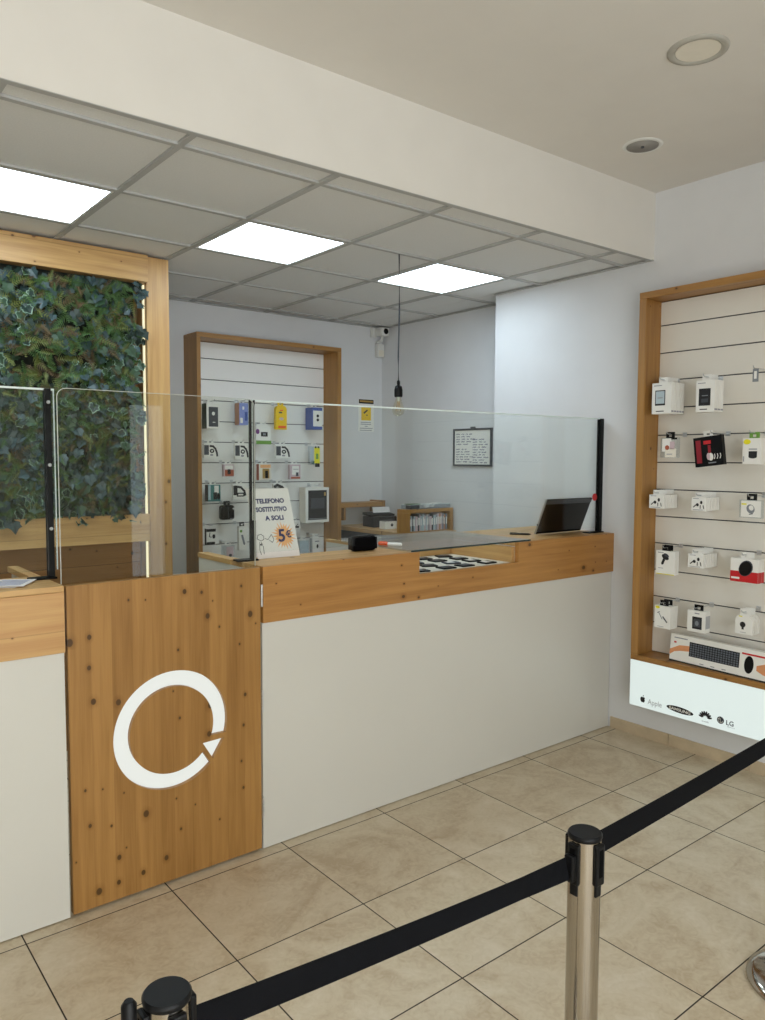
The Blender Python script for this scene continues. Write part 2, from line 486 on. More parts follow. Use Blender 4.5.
dr = struct('door_1', MB().box(2.7, 2.78, YF-.08, YF-.02, .01, 2.2).box(3.12, 3.2, YF-.08, YF-.02, .01, 2.2).box(2.78, 3.12, YF-.08, YF-.02, 2.12, 2.2).box(2.78, 3.12, YF-.08, YF-.02, .01, .12), 'silver')
part('pane', MB().box(2.78, 3.12, YF-.055, YF-.045, .12, 2.12), 'glass', dr)

# tiled skirting along the right wall
mb = MB(); ys = [YCOR-.01-.97, 2.274, 1.819, 1.364, .909, .454, 0, -.454, -.908, -1.362, -1.9]
for a, b in zip(ys, ys[1:]): mb.box(XW-.009, XW, b+.0015, a-.0015, 0, .066, .001)
struct('baseboard_right', mb, 'skirting')

# suspended ceiling of 60 cm mineral tiles in a T-bar grid
GX = [XL] + [1.186+.6*k for k in range(-5, 5)] + [XW]
GY = [YBULK+.022] + [2.645+.6*k for k in range(0, 5)] + [YB]
LIGHT_CELLS = [(.586, 3.245), (1.786, 3.245), (2.986, 3.245), (-.614, 3.245)]
mb = MB()
for x0, x1 in zip(GX, GX[1:]):
    mb.prism([(x0+.002, ybulk(x0)+.022), (x1-.002, ybulk(x1)+.022), (x1-.002, GY[1]-.002), (x0+.002, GY[1]-.002)], .014, 0, Matrix.Translation((0, 0, ZG+.010)))
    for y0, y1 in list(zip(GY, GY[1:]))[1:]:
        if any(abs(x0-a) < .01 and abs(y0-b) < .01 for a, b in LIGHT_CELLS): continue
        mb.box(x0+.002, x1-.002, y0+.002, y1-.002, ZG+.010, ZG+.024)
for y0, y1 in zip(GY, GY[1:]):           # the part of the ceiling that reaches into the recess
    if y1 > YCOR: mb.box(XW+.002, XR, max(y0+.002, YCOR), y1-.002, ZG+.010, ZG+.024)
sus = struct('ceiling', mb, 'mineral_tile')
mb = MB()
for x in GX[1:-1]: mb.box(x-.012, x+.012, ybulk(x)+.0215, YB, ZG-.0008, ZG+.0098)
for y in GY[1:-1]: mb.box(XL, XW if y < YCOR else XR, y-.012, y+.012, ZG-.0006, ZG+.0096)
mb.box(XL, XR, YB-.022, YB, ZG-.002, ZG+.003).box(XW-.022, XW, YBULK, YCOR, ZG-.002, ZG+.003).box(XR-.022, XR, YCOR, YB, ZG-.002, ZG+.003).prism([(XL, ybulk(XL)+.001), (XW, ybulk(XW)+.001), (XW, ybulk(XW)+.028), (XL, ybulk(XL)+.028)], .002, 0, Matrix.Translation((0, 0, ZG-.0024)))
struct('grid', mb, 't_bar', sus)

LN = ['square ceiling light panel above the ivy wall', 'square ceiling light panel between ivy wall and hanging bulb', 'square ceiling light panel behind the hanging bulb cord', 'square ceiling light panel left of the ivy wall']
for (x, y), lb in zip(LIGHT_CELLS, LN):
    t = thing('ceiling_light', lb, 'light', (x+.3, y+.3, ZG), 0, 'square light panels in the suspended ceiling')
    f = MB()
    for a in ((x+.014, x+.586, y+.014, y+.026), (x+.014, x+.586, y+.574, y+.586), (x+.014, x+.026, y+.026, y+.574), (x+.574, x+.586, y+.026, y+.574)): f.box(*a, ZG, ZG+.014)
    part('frame', f, 'white_plastic', t)
    part('diffuser', MB().box(x+.026, x+.574, y+.026, y+.574, ZG+.004, ZG+.012), 'led_panel', t)

# round fittings in the plaster ceiling
t = thing('downlight', 'unlit round recessed downlight in the white plaster ceiling', 'light', (2.666, 1.525, ZC))
part('trim_ring', MB().lathe([(.077, ZC-.002-ZC), (.085, -.009), (.103, -.006), (.106, 0)], 48), 'grey_plastic', t, False)
part('diffuser', MB().lathe([(.0765, -.0045), (.0765, -.001)], 48), 'card_cream', t, False)
t = thing('ceiling_vent', 'small grey round ceiling speaker grille near the bulkhead', 'vent', (3.259, 2.129, ZC))
part('trim_ring', MB().lathe([(.072, -.002), (.075, -.006), (.088, -.004), (.092, 0)], 40), 'white_plastic', t, False)
part('grille', MB().lathe([(0.006, -.008), (.008, -.006), (.072, -.006), (.072, -.001)], 40), 'vent_grey', t, False)
part('centre_button', MB().lathe([(.008, -.011), (.008, -.006)], 16), 'dark_grey', t, False)

# ================================================================== IVY WALL AND ITS WOODEN PARTITION
PX0, PX1 = -.9, 1.66                       # extent of the partition
pt = thing('wooden_partition', 'pine partition framing the ivy wall, from floor to ceiling', 'partition', (.4, 4.2, 0))
part('top_beam', MB().box(PX0, PX1-.001, 4.125, 4.30, 2.555, ZG-.004, .002), 'pine_beam', pt)
part('end_post', MB().box(PX1, 1.79, 4.155, 4.32, 0, ZG-.004, .002), 'pine_post', pt)
part('lower_rail', MB().box(PX0, 1.650, 4.13, 4.29, 1.135, 1.287, .002), 'pine_beam', pt)
part('back_panel', MB().box(PX0, 1.655, 4.292, 4.31, 0, 2.553), 'pine_shade', pt)
part('wainscot', MB().box(PX0, 1.59, 4.26, 4.29, 0, 1.133), 'pine_shade', pt)
part('led_strip', MB().box(1.654, 1.6595, 4.185, 4.205, .3, 2.55), 'led_strip', pt)


def ivy_leaf(rng, s):
    """five-lobed leaf outline in local XY, stem at the origin, tip at +Y"""
    pts = [(0, 0), (.22, -.14), (.50, .06), (.42, .30), (.54, .56), (.31, .66), (0, 1.02), (-.31, .66), (-.54, .56), (-.42, .30), (-.50, .06), (-.22, -.14)]
    return [(x*s*(1+rng.uniform(-.08, .08)), y*s*(1+rng.uniform(-.08, .08))) for x, y in pts]


def make_ivy():
    rng = random.Random(11); mb = MB()
    x0, x1, z0, z1, yf = -.75, 1.612, 1.292, 2.553, 4.17
    clumps = [(rng.uniform(x0, x1), rng.uniform(z0, z1), rng.choice([0, 0, 1, 1, 2, 3])) for _ in range(240)]
    for i in range(5600):
        cx, cz, kind = rng.choice(clumps)
        x = cx+rng.gauss(0, .075); z = cz+rng.gauss(0, .075)
        if not (x0 < x < x1+.012 and z0-.03 < z < z1-.015): continue
        s = rng.uniform(.03, .060); y = yf-rng.uniform(0, .055)
        tilt = rng.uniform(-.75, .25); turn = rng.uniform(-.7, .7); spin = PI+rng.gauss(0, .9)
        if z > z1-.07 or z < z0+.02: y = min(y, yf-.012)
        xf = Matrix.Translation((x, y, z)) @ Matrix.Rotation(turn, 4, 'Z') @ Matrix.Rotation(PI/2+tilt, 4, 'X') @ Matrix.Rotation(spin, 4, 'Z')
        lf = ivy_leaf(rng, s); n = len(lf)
        cen = (0, .38*s)
        fold = .16*s

        def zz(px, py): return fold*abs(px)/(.5*s)-.18*py*py/s
        if kind == 3 or (kind == 2 and rng.random() < .35):   # variegated leaf: dark heart, pale rim
            inner = [(cen[0]+(px-cen[0])*.8, cen[1]+(py-cen[1])*.8) for px, py in lf]
            vs = [(cen[0], cen[1], zz(*cen))]+[(a, b, zz(a, b)) for a, b in inner]+[(a, b, zz(a, b)) for a, b in lf]
            mb.add(vs, [(0, 1+k, 1+(k+1) % n) for k in range(n)], 2 if rng.random() < .5 else 1, False, xf)
            mb.add(vs, [(1+k, 1+n+k, 1+n+(k+1) % n, 1+(k+1) % n) for k in range(n)], 3, False, xf)
        else:
            vs = [(cen[0], cen[1], zz(*cen))]+[(a, b, zz(a, b)) for a, b in lf]
            mi = rng.choice([[0, 0, 1], [1, 1, 0, 2], [2, 2, 1]][min(kind, 2)])
            mb.add(vs, [(0, 1+k, 1+(k+1) % n) for k in range(n)], mi, False, xf)
    return mb


def make_fern():
    rng = random.Random(23); mb = MB()
    x0, x1, z0, z1, yf = -.75, 1.60, 1.30, 2.54, 4.165
    for i in range(3000):
        x, z = rng.uniform(x0, x1), rng.uniform(z0, z1)
        ln = rng.uniform(.06, .12); spin = rng.uniform(0, 2*PI); tilt = rng.uniform(.1, .8)
        xf = Matrix.Translation((x, yf-rng.uniform(.0, .03), z)) @ Matrix.Rotation(spin, 4, 'Y') @ Matrix.Rotation(tilt, 4, 'X')
        mi = rng.choices([0, 1, 2], [.5, .28, .22])[0]
        vs, fs = [], []
        for k in range(9):
            t = (k+1)/9; h = ln*t; wd = ln*.32*(1-.75*t)
            for sgn in (-1, 1):
                o = len(vs)
                vs += [(0, 0, h-.004), (0, 0, h+.004), (sgn*wd, -.006, h+wd*.6)]
                fs.append((o, o+1, o+2))
        o = len(vs); vs += [(-.0012, 0, 0), (.0012, 0, 0), (0, 0, ln)]; fs.append((o, o+1, o+2))
        if z+ln*math.cos(spin) > z1+.01 or z+ln*math.cos(spin) < z0-.03 or x+ln*math.sin(spin) > x1+.03: continue
        mb.add(vs, fs, mi, False, xf)
    return mb


iv = thing('ivy_wall', 'green wall of dark ivy and fern in a pine partition', 'plant', (.4, 4.24, 1.287))
part('backing', MB().box(-.8, 1.60, 4.19, 4.288, 1.29, 2.553), 'soil', iv)
o = part('foliage', make_ivy(), ['leaf_blue', 'leaf_deep', 'leaf_mid', 'leaf_rim'], iv); o['kind'] = 'stuff'
o = part('fern', make_fern(), ['leaf_fern', 'leaf_olive', 'leaf_brown'], iv); o['kind'] = 'stuff'

# ================================================================== COUNTERS AND GATE
YC, ZT, ZWOOD = 2.666, 1.166, .938
# left counter
cl = thing('shop_counter', 'white shop counter with wooden band, left of the swing gate', 'counter', (0, 2.8, 0))
part('front_panel', MB().box(XL+.02, .760, YC+.006, YC+.024, .004, ZWOOD-.001), 'laminate', cl)
part('fascia', MB().box(XL+.02, .762, YC-.004, YC+.022, ZWOOD, ZT-.021, .0015), 'pine_fascia_pale', cl)
part('countertop', MB().box(XL+.02, .762, YC-.004, 2.95, ZT-.02, ZT, .0015), 'pine_top', cl)
part('return_panel', MB().box(.738, .760, YC+.026, 3.27, .004, ZT-.023), 'laminate', cl)
part('return_edge', MB().box(.724, .762, 2.951, 3.275, ZT-.022, ZT, .0015), 'pine_depth', cl)
# right counter with a glazed showcase let into the wooden band
cr = thing('shop_counter', 'long white shop counter with wooden band and glass-topped showcase', 'counter', (2.7, 2.8, 0))
part('front_panel', MB().box(1.524, XW-.004, YC+.006, YC+.024, .004, ZWOOD-.001), 'laminate', cr)
fas = [(1.524, ZWOOD), (XW-.002, ZWOOD), (XW-.002, ZT-.001), (3.045, ZT-.001), (3.045, 1.06), (2.355, 1.06), (2.355, ZT-.001), (1.524, ZT-.001)]
part('fascia', MB().prism(fas, .026, 0, face_front(0, YC+.022, 0)), 'pine_fascia', cr)
part('countertop', MB().box(1.524, 2.345, YC+.0225, 2.93, ZT-.024, ZT, .0015), 'pine_top', cr)
part('countertop', MB().box(3.047, XW-.002, YC+.0225, 3.26, ZT-.024, ZT, .0015), 'pine_top', cr)
part('return_panel', MB().box(1.524, 1.546, YC+.026, 3.245, .004, ZT-.022), 'laminate', cr)
part('return_edge', MB().box(1.520, 1.570, 2.931, 3.25, ZT-.021, ZT, .0015), 'pine_depth', cr)
sh = part('showcase_floor', MB().box(2.357, 3.02, YC+.0225, 3.15, 1.03, 1.059), 'card_cream', cr, label='pale floor of the glass-topped showcase')
part('showcase_back', MB().box(2.357, 3.044, 3.151, 3.17, 1.03, ZT-.001), 'pine_top', cr)
part('showcase_side', MB().box(3.0205, 3.044, YC+.0225, 3.15, 1.03, ZT-.026), 'pine_depth', cr)
part('showcase_side', MB().box(2.346, 2.3565, YC+.0225, 3.40, .6, ZT-.016).box(2.335, 2.345, 2.94, 3.40, .6, ZT-.016), 'laminate', cr, label='white side panel of the showcase')
part('side_edge', MB().box(2.33, 2.3565, 2.94, 3.40, ZT-.015, ZT-.0005, .001), 'pine_depth', cr)
gt = part('glass_top', MB().box(2.305, 3.14, YC-.002, 3.31, ZT+.0006, ZT+.0086), 'glass', cr)
part('front_edge', MB().box(2.305, 3.14, YC-.0036, YC-.0022, ZT+.0004, ZT+.0088), 'glass_dark_edge', gt)

# swing gate with the backlit ring arrow
g = thing('counter_gate', 'pine swing gate with backlit ring arrow between the two counters', 'gate', (1.138, 2.68, 0))
GX0, GX1 = .770, 1.513
CX, CZ, RO, RI = 1.140, .587, .222, .1635


def pol(r, deg): return (CX+r*math.cos(math.radians(deg)), CZ+r*math.sin(math.radians(deg)))


ring = [pol(RO, a) for a in np.linspace(-14.7, 312.5, 72)] + [pol(RI, a) for a in np.linspace(316.6, -19.7, 72)]
arrow = [(1.259, .508), (1.350, .511), (1.302, .437)]
rect = [(GX0, .012), (GX1, .012), (GX1, 1.163), (GX0, 1.163)]
outline_mesh('panel', [rect, ring, arrow], .028, 'pine_gate', g, face_front(0, YC+.028, 0))
part('backing', MB().box(GX0+.02, GX1-.02, YC+.0285, YC+.034, .05, 1.12), 'laminate', g)


def inset(poly, k):
    c = Vector((sum(p[0] for p in poly)/len(poly), sum(p[1] for p in poly)/len(poly)))
    return [tuple(c+(Vector(p)-c)*k) for p in poly]


outline_mesh('ring_logo', [ring], .010, 'led_logo', g, face_front(0, YC+.028, 0))
outline_mesh('arrow_logo', [arrow], .010, 'led_logo', g, face_front(0, YC+.028, 0))
for z in (1.05, .62, .18):
    h = MB()
    for dz in (-.03, 0, .03): h.lathe([(.0045, dz-.014), (.0045, dz+.014)], 12, 0, Matrix.Translation((1.5185, YC-.002, z)))
    part('hinge', h, 'silver', g)

# ================================================================== GLASS SCREENS


def bolts(root, x, y, zs, m='silver'):
    for z in zs:
        part('bolt', MB().lathe([(.0065, 0), (.0065, .002), (.004, .0035)], 14, 0, face_front(x, y, z)), m, root)


t = thing('glass_screen', 'clear glass counter screen held by one black post, left of the gate', 'screen', (.76, 2.86, ZT))
part('pane', MB().box(-.95, .797, 2.8605, 2.8685, ZT+.03, 1.832), 'glass', t)
part('pane_edge', MB().box(-.95, .797, 2.860, 2.869, 1.8322, 1.839).box(.7972, .800, 2.860, 2.869, ZT+.03, 1.839), 'glass_edge', t)
part('post', MB().box(.765, .785, 2.842, 2.8600, ZT+.0072, 1.838, .002).box(.765, .785, 2.8695, 2.876, ZT+.0072, 1.838, .002), 'black', t)
part('foot', MB().box(.700, .790, 2.835, 2.884, ZT, ZT+.007, .001), 'black', t)
bolts(t, .775, 2.842, (1.79, 1.57, 1.345))

t = thing('acrylic_screen', 'clear acrylic sheet with rounded corners standing on the gate', 'screen', (1.14, 2.71, ZT))
rc, X0, X1, Z0, Z1 = .03, .766, 1.512, 1.1655, 1.829
poly = [(X0, Z0), (X1, Z0)]+[(X1-rc+rc*math.cos(a), Z1-rc+rc*math.sin(a)) for a in np.linspace(0, PI/2, 7)]+[(X0+rc+rc*math.cos(a), Z1-rc+rc*math.sin(a)) for a in np.linspace(PI/2, PI, 7)]
part('pane', MB().prism(poly, .005, 0, face_front(0, 2.708, 0)), 'acrylic', t)
rim = MB()
for k in range(1, len(poly)):
    a, b = poly[k], poly[(k+1) % len(poly)]
    d = Vector((b[0]-a[0], b[1]-a[1])); n = Vector((d.y, -d.x)).normalized()*.0018
    rim.prism([a, b, (b[0]+n.x, b[1]+n.y), (a[0]+n.x, a[1]+n.y)], .0054, 0, face_front(0, 2.7082, 0))
part('pane_edge', rim, 'acrylic_edge', t)

t = thing('glass_screen', 'long clear glass screen between two black posts on the showcase counter', 'screen', (2.7, 2.8, ZT))
A, B = Vector((1.585, 2.862)), Vector((3.850, 2.748)); d2 = (B-A).normalized(); ang = math.atan2(d2.y, d2.x); LEN = (B-A).length
XF = Matrix.Translation((A.x, A.y, 0)) @ Matrix.Rotation(ang, 4, 'Z')
part('pane', MB().box(-.012, LEN+.012, -.004, .004, ZT+.03, 1.834, 0, 0, XF), 'glass', t)
part('pane_edge', MB().box(-.012, LEN+.012, -.0045, .0045, 1.8342, 1.841, 0, 0, XF), 'glass_edge', t)
for s, nm in ((0, 'left'), (LEN, 'right')):
    mb = MB()
    if s == 0: mb.box(s-.013, s-.0025, -.014, -.0048, ZT+.0072, 1.839, .0015, 0, XF).box(s+.006, s+.0125, -.014, -.0048, ZT+.0072, 1.839, .0015, 0, XF).box(s-.0135, s+.0135, -.0145, -.0048, ZT+.0072, ZT+.17, .0015, 0, XF)
    else: mb.box(s-.0145, s+.0145, .0048, .014, ZT+.0072, 1.839, .0015, 0, XF).box(s-.0145, s+.0145, -.014, -.0048, ZT+.0072, 1.839, .0015, 0, XF)
    part('post', mb, 'black', t)
    part('foot', MB().box(s-.075 if s == 0 else s-.11, s+.02 if s == 0 else s+.018, -.026, .026, ZT, ZT+.007, .001, 0, XF), 'black', t)
st = tag(part('sticker', MB().lathe([(.022, 0), (.022, .0012)], 24, 0, face_front(3.800, 2.7432, 1.377)), 'red'), 'round red sticker on the glass beside the right black post', 'sticker')

# ================================================================== THINGS ON THE COUNTERS
t = thing('touchscreen', 'black flat screen with silver edge, leaning back-on at the wall end of the counter', 'screen', (3.622, 2.866, ZT+.0004))
LX = Matrix.Translation((0, 0, .003)) @ Matrix.Rotation(math.radians(22), 4, 'X')
sh_ = part('back_shell', MB().box(-.206, .206, -.005, .005, .002, .218, .003, 0, LX), 'black_matte', t, False)
part('top_band', MB().box(-.2055, .2055, -.0064, -.0052, .190, .217, .0004, 0, LX), 'dark_grey', t, False)
part('bezel', MB().box(-.2095, -.2062, -.0045, .0062, .002, .218, .001, 0, LX).box(-.2062, .2095, .0052, .0066, .003, .218, .0005, 0, LX), 'silver', t, False, 'silver bezel')
part('display', MB().box(-.195, .195, .0067, .0073, .016, .206, 0, 0, LX), 'dark_grey', t, False)
part('power_button', MB().lathe([(.004, 0), (.004, .004)], 12, 0, LX @ Matrix.Translation((-.2097, .001, .06)) @ Matrix.Rotation(-PI/2, 4, 'Y')), 'black', t, False)
part('easel_leg', MB().box(-.05, .05, -.001, .001, -.130, 0, 0, 0, LX @ Matrix.Translation((0, .008, .14)) @ Matrix.Rotation(math.radians(4), 4, 'X')), 'black', t, False)

t = thing('pen', 'black pen lying on the countertop left of the leaning screen', 'pen', (3.350, 2.912, ZT+.0058), math.radians(-56))
part('barrel', MB().tube([(-.052, 0, 0), (-.045, 0, 0), (.04, 0, 0), (.048, 0, 0), (.056, 0, 0)], [.003, .0055, .0055, .004, .001], 12), 'black', t, False)
part('cap', MB().tube([(-.065, 0, 0), (-.02, 0, 0)], .0058, 12).box(-.062, -.025, -.0012, .0012, .0059, .0078), 'black', t, False)

t = thing('portable_speaker', 'small black rounded speaker on the counter beside the paper sign', 'speaker', (2.165, 2.85, ZT+.0004), math.radians(-4))
part('body', MB().box(-.065, .065, -.026, .026, 0, .072, .018, 0, None, 5), 'black_matte', t, False)
part('end_cap', MB().box(-.069, -.0655, -.02, .02, .008, .064, .008, 0, None, 4), 'black', t, False)
part('end_cap', MB().box(.0655, .069, -.02, .02, .008, .064, .008, 0, None, 4), 'black', t, False)
part('buttons', MB().box(-.03, .03, -.006, .006, .0722, .074, .001), 'dark_grey', t, False)

t = thing('marker_pen', 'white marker pen with orange cap lying beside the black speaker', 'pen', (2.353, 2.875, ZT+.0175), math.radians(-63))
part('barrel', MB().tube([(-.012, 0, 0), (.055, 0, 0), (.06, 0, 0)], [.0078, .0078, .006], 14), 'card_white', t, False)
part('cap', MB().tube([(-.064, 0, 0), (-.06, 0, 0), (-.0125, 0, 0)], [.0055, .0085, .0085], 14).box(-.058, -.02, -.0015, .0015, .0085, .011), 'orange', t, False, 'orange cap')

# handwritten price card leaning on a strut
t = thing('paper_sign', 'handwritten white paper sign with orange 5€ burst on the counter', 'sign', (1.73, 2.90, ZT))
ht = math.hypot(.297, .1)
SX = Matrix.Translation((1.620, 2.872, ZT+.0006)) @ Matrix.Rotation(math.atan2(-.1, .297), 4, 'X')     # local x right, z up along the sheet
SF = SX @ face_front(0, -.0008, 0)
part('sheet', MB().box(0, .212, -.0006, .0006, 0, ht, 0, 0, SX), 'paper', t)
strut = SX @ Matrix.Translation((.106, .0012, .2)) @ Matrix.Rotation(math.radians(38), 4, 'X')
part('strut', MB().box(-.03, .03, 0, .001, -.245, 0, 0, 0, strut), 'paper', t)
for s, z, k in (('TELEFONO', .246, 1.0), ('SOSTITUTIVO', .208, .88), ('A SOLI', .168, 1.1)):
    text_part('lettering', s, .0285, 'ink_blue', t, SF @ Matrix.Translation((.108 if s != 'A SOLI' else .116, z, 0)), 'CENTER', sx=k, bold=.0011)
star = []
for k in range(44): r = (.058 if k % 2 == 0 else .036)*(1+.12*math.sin(k*2.3)); a = 2*PI*k/44; star.append((.148+r*math.cos(a), .095+r*math.sin(a)*1.05))
part('star_burst', MB().prism(star, .0004, 0, SF), 'orange_burst', t)
text_part('price', '5', .078, 'ink_blue', t, SF @ Matrix.Translation((.114, .07, .0005)), shear=.1, bold=.0018)
text_part('price', '€', .042, 'ink_blue', t, SF @ Matrix.Translation((.158, .086, .0005)), bold=.0012)
sk = MB()


def stroke(mb, pts, wd, xf, d=.0004):
    for a, b in zip(pts, pts[1:]):
        v = Vector((b[0]-a[0], b[1]-a[1]))
        if v.length < 1e-6: continue
        n = Vector((-v.y, v.x)).normalized()*wd/2; e = v.normalized()*wd*.3
        mb.prism([(a[0]-n.x-e.x, a[1]-n.y-e.y), (b[0]-n.x+e.x, b[1]-n.y+e.y), (b[0]+n.x+e.x, b[1]+n.y+e.y), (a[0]+n.x-e.x, a[1]+n.y-e.y)], d, 0, xf)


stroke(sk, [(.012, .088), (.018, .104), (.034, .108), (.046, .098), (.044, .084), (.03, .078), (.012, .088)], .0022, SF)
stroke(sk, [(.05, .088), (.064, .082), (.085, .104), (.094, .082), (.084, .068), (.07, .08)], .0022, SF)
stroke(sk, [(.022, .074), (.016, .04), (.02, .018)], .0022, SF)
stroke(sk, [(.03, .072), (.036, .05), (.034, .02)], .0022, SF)
stroke(sk, [(.02, .06), (.03, .066), (.026, .058)], .004, SF)
part('drawing', sk, 'ink_black', t)

# leaflets at the frame's left edge
LF = ['topmost printed leaflet of the pile on the left counter', 'middle leaflet of the pile on the left counter', 'lowest leaflet of the pile on the left counter']
for k, lb in enumerate(LF[::-1]):
    rz = math.radians((-34, -22, -30)[k]); z = ZT+.0004+.0022*k
    t = thing('leaflet', lb, 'leaflet', (.575+.008*k, 2.835-.008*k, z), rz, 'leaflets on the left counter')
    part('sheet', MB().box(-.105, .105, -.074, .074, 0, .0018), 'paper', t, False)
    pr = MB().box(-.095, -.02, -.06, .06, .0019, .0021)
    for j in range(5): pr.box(.0, .09, -.055+.024*j, -.047+.024*j, .0019, .0021)
    part('printing', pr, ['blue', 'dark_grey', 'blue'][k], t, False)

# cards and phone cases laid out in the showcase
rng = random.Random(4); cells = [(i, j) for i in range(4) for j in range(4)]
CK = [('black', 'mid_grey'), ('black', 'card_white'), ('black', 'dark_grey'), ('black', 'mid_grey'), ('dark_grey', 'card_white')]
for i, j in cells:
    x = 2.43+.155*i+rng.uniform(-.012, .012); y = 2.745+.107*j+rng.uniform(-.010, .010)
    if x > 2.98: continue
    a, b = rng.choice(CK)
    t = thing('phone_part', 'small dark phone part laid out in rows inside the showcase', 'phone part', (x, y, 1.0594), math.radians(rng.uniform(-14, 14)+78), 'phone parts laid out in the showcase')
    part('housing', MB().box(-.034, .034, -.042, .042, 0, .007, .004), a, t, False)
    part('window', MB().box(-.022, .022, -.012, .030, .0072, .0078), b, t, False)
    part('lens', MB().lathe([(.005, .0072), (.005, .009)], 12, 0, Matrix.Translation((-.018, -.03, 0))), 'mid_grey', t, False)

# ================================================================== DISPLAY WALLS


def slat_panel(parent, a0, a1, zs, z0, z1, face, back, axis, mat='white_slat'):
    """white slatwall boards with dark grooves; AXIS is the direction of the wall"""
    mb = MB(); gm = MB()
    edges = [z1]+[z for z in zs if z0 < z < z1]+[z0]
    for hi, lo in zip(edges, edges[1:]):
        a, b = lo+.003, hi-.003
        if axis == 'X': mb.box(a0, a1, face, back-.006, a, b, .0015)
        else: mb.box(face, back-.006, a0, a1, a, b, .0015)
    if axis == 'X': gm.box(a0, a1, back-.0055, back-.0005, z0, z1)
    else: gm.box(back-.0055, back-.0005, a0, a1, z0, z1)
    p = part('slat_panel', mb, mat, parent)
    part('groove', gm, 'groove', p)


# --- right wall
RZ = [2.334-.15*k for k in range(12)]
FY, FX = 2.43, 3.73                        # left outer edge, front edge
YEND = .75
t = thing('slatwall_display', 'tall pine display frame with white slatwall on the right wall', 'display', (XW, 1.6, .49))
part('side_board', MB().box(FX, XW-.001, FY-.042, FY, .5165, 2.4645, .0015), 'honey_up', t)
part('side_board', MB().box(FX, XW-.001, YEND, YEND+.035, .5165, 2.4645, .0015), 'honey_up', t)
part('top_board', MB().box(FX, XW-.001, YEND, FY, 2.465, 2.500, .0015), 'honey_y', t)
part('bottom_shelf', MB().box(FX, XW-.001, YEND, FY, .486, .516, .0015), 'honey_y', t)
slat_panel(t, YEND+.036, FY-.0425, RZ, .517, 2.464, 3.8745, XW-.001, 'Y', 'warm_lit_slat')

# --- lit sign under the shelf
t = thing('light_box', 'lit white sign box with brand logos under the display shelf', 'sign', (XW, 1.6, .23))
part('housing', MB().box(FX+.004, XW-.0015, YEND, FY-.002, .232, .4855), 'white_plastic', t)
part('face', MB().box(FX, FX+.0038, YEND, FY-.001, .230, .4855), 'led_sign', t)


def L(y, z, lift=0.0): return face_left(FX-.0003-lift, y, z)


apple = [(0, .0125), (.006, .0145), (.012, .011), (.0135, .008), (.011, .002), (.0135, -.005), (.010, -.0125), (.006, -.0165), (0, -.0145), (-.006, -.0165), (-.011, -.012), (-.015, -.003), (-.0145, .006), (-.0105, .012), (-.005, .0142)]
part('logo', MB().prism(apple, .0006, 0, L(2.346, .275)).prism([(0, .016), (.001, .022), (.006, .0255), (.0055, .019)], .0006, 0, L(2.346, .275)), 'ink_black', t)
text_part('lettering', 'Apple', .042, 'ink_pale', t, L(2.315, .258), sx=.86)
part('logo', MB().prism(ellipse(0, 0, .077, .0165, 40, -.045), .0006, 0, L(2.125, .272)), 'ink_black', t)
text_part('lettering', 'SAMSUNG', .0215, 'card_white', t, L(2.125, .2645, .0008) @ Matrix.Rotation(-.03, 4, 'Z'), 'CENTER', sx=1.25, bold=.0005)
mb = MB()
for k in range(8):
    a = math.radians(12+k*156/7); c, s = math.cos(a), math.sin(a)
    mb.prism([(.009*c, .009*s), (.020*c-.0055*s, .020*s+.0055*c), (.034*c-.0042*s, .034*s+.0042*c), (.037*c, .037*s), (.034*c+.0042*s, .034*s-.0042*c), (.020*c+.0055*s, .020*s-.0055*c)], .0006, 0, L(1.983, .268))
part('logo', mb, 'ink_black', t)
text_part('lettering', 'HUAWEI', .0095, 'ink_grey', t, L(1.983, .2455), 'CENTER')
mb = MB().prism(ellipse(0, 0, .0185, .0185, 32), .0006, 0, L(1.902, .279))
part('logo', mb, 'dark_grey', t)
mb = MB(); stroke(mb, [(-.001, .009), (-.001, -.008), (.005, -.008)], .0022, L(1.902, .279, .0008))
stroke(mb, [(.009*math.cos(a)*1.4, .009*math.sin(a)*1.4) for a in np.linspace(PI*.6, PI*1.95, 12)], .0022, L(1.902, .279, .0008)); mb.prism(ellipse(-.007, .005, .0022, .0022, 10), .0004, 0, L(1.902, .279, .0008))
part('logo', mb, 'card_white', t)
text_part('lettering', 'LG', .034, 'dark_grey', t, L(1.874, .264), bold=.0006)
text_part('lettering', 'Electronics', .0085, 'ink_grey', t, L(1.866, .2535))

# --- back wall
BZ = [2.315+.15-.15*k for k in range(13)]
BX0, BX1, BY = 2.33, 3.55, 4.955
t = thing('slatwall_display', 'pine display frame with white slatwall on the back wall', 'display', (2.94, YB, .49))
part('side_board', MB().box(BX0, BX0+.028, BY, YB-.001, .531, 2.432, .0015), 'honey_up', t)
part('side_board', MB().box(BX1-.036, BX1, BY, YB-.001, .531, 2.432, .0015), 'honey_up', t)
part('top_board', MB().box(BX0, BX1, BY, YB-.001, 2.4325, 2.465, .0015), 'honey_x', t)
part('bottom_shelf', MB().box(BX0, BX1, BY, YB-.001, .499, .5305, .0015), 'honey_x', t)
slat_panel(t, BX0+.0285, BX1-.0365, BZ, .532, 2.432, 5.15, YB-.001, 'X')


# --- goods hanging on the display walls.  Local frame: x right, z up, -y towards the shopper; origin at the bottom middle of the FRONT face
def place(side, a, n, z):
    """side 'R': a = y of the middle, n = x of the front face;  side 'B': a = x, n = y"""
    return ((n, a, z), -PI/2) if side == 'R' else ((a, n, z), 0.0)


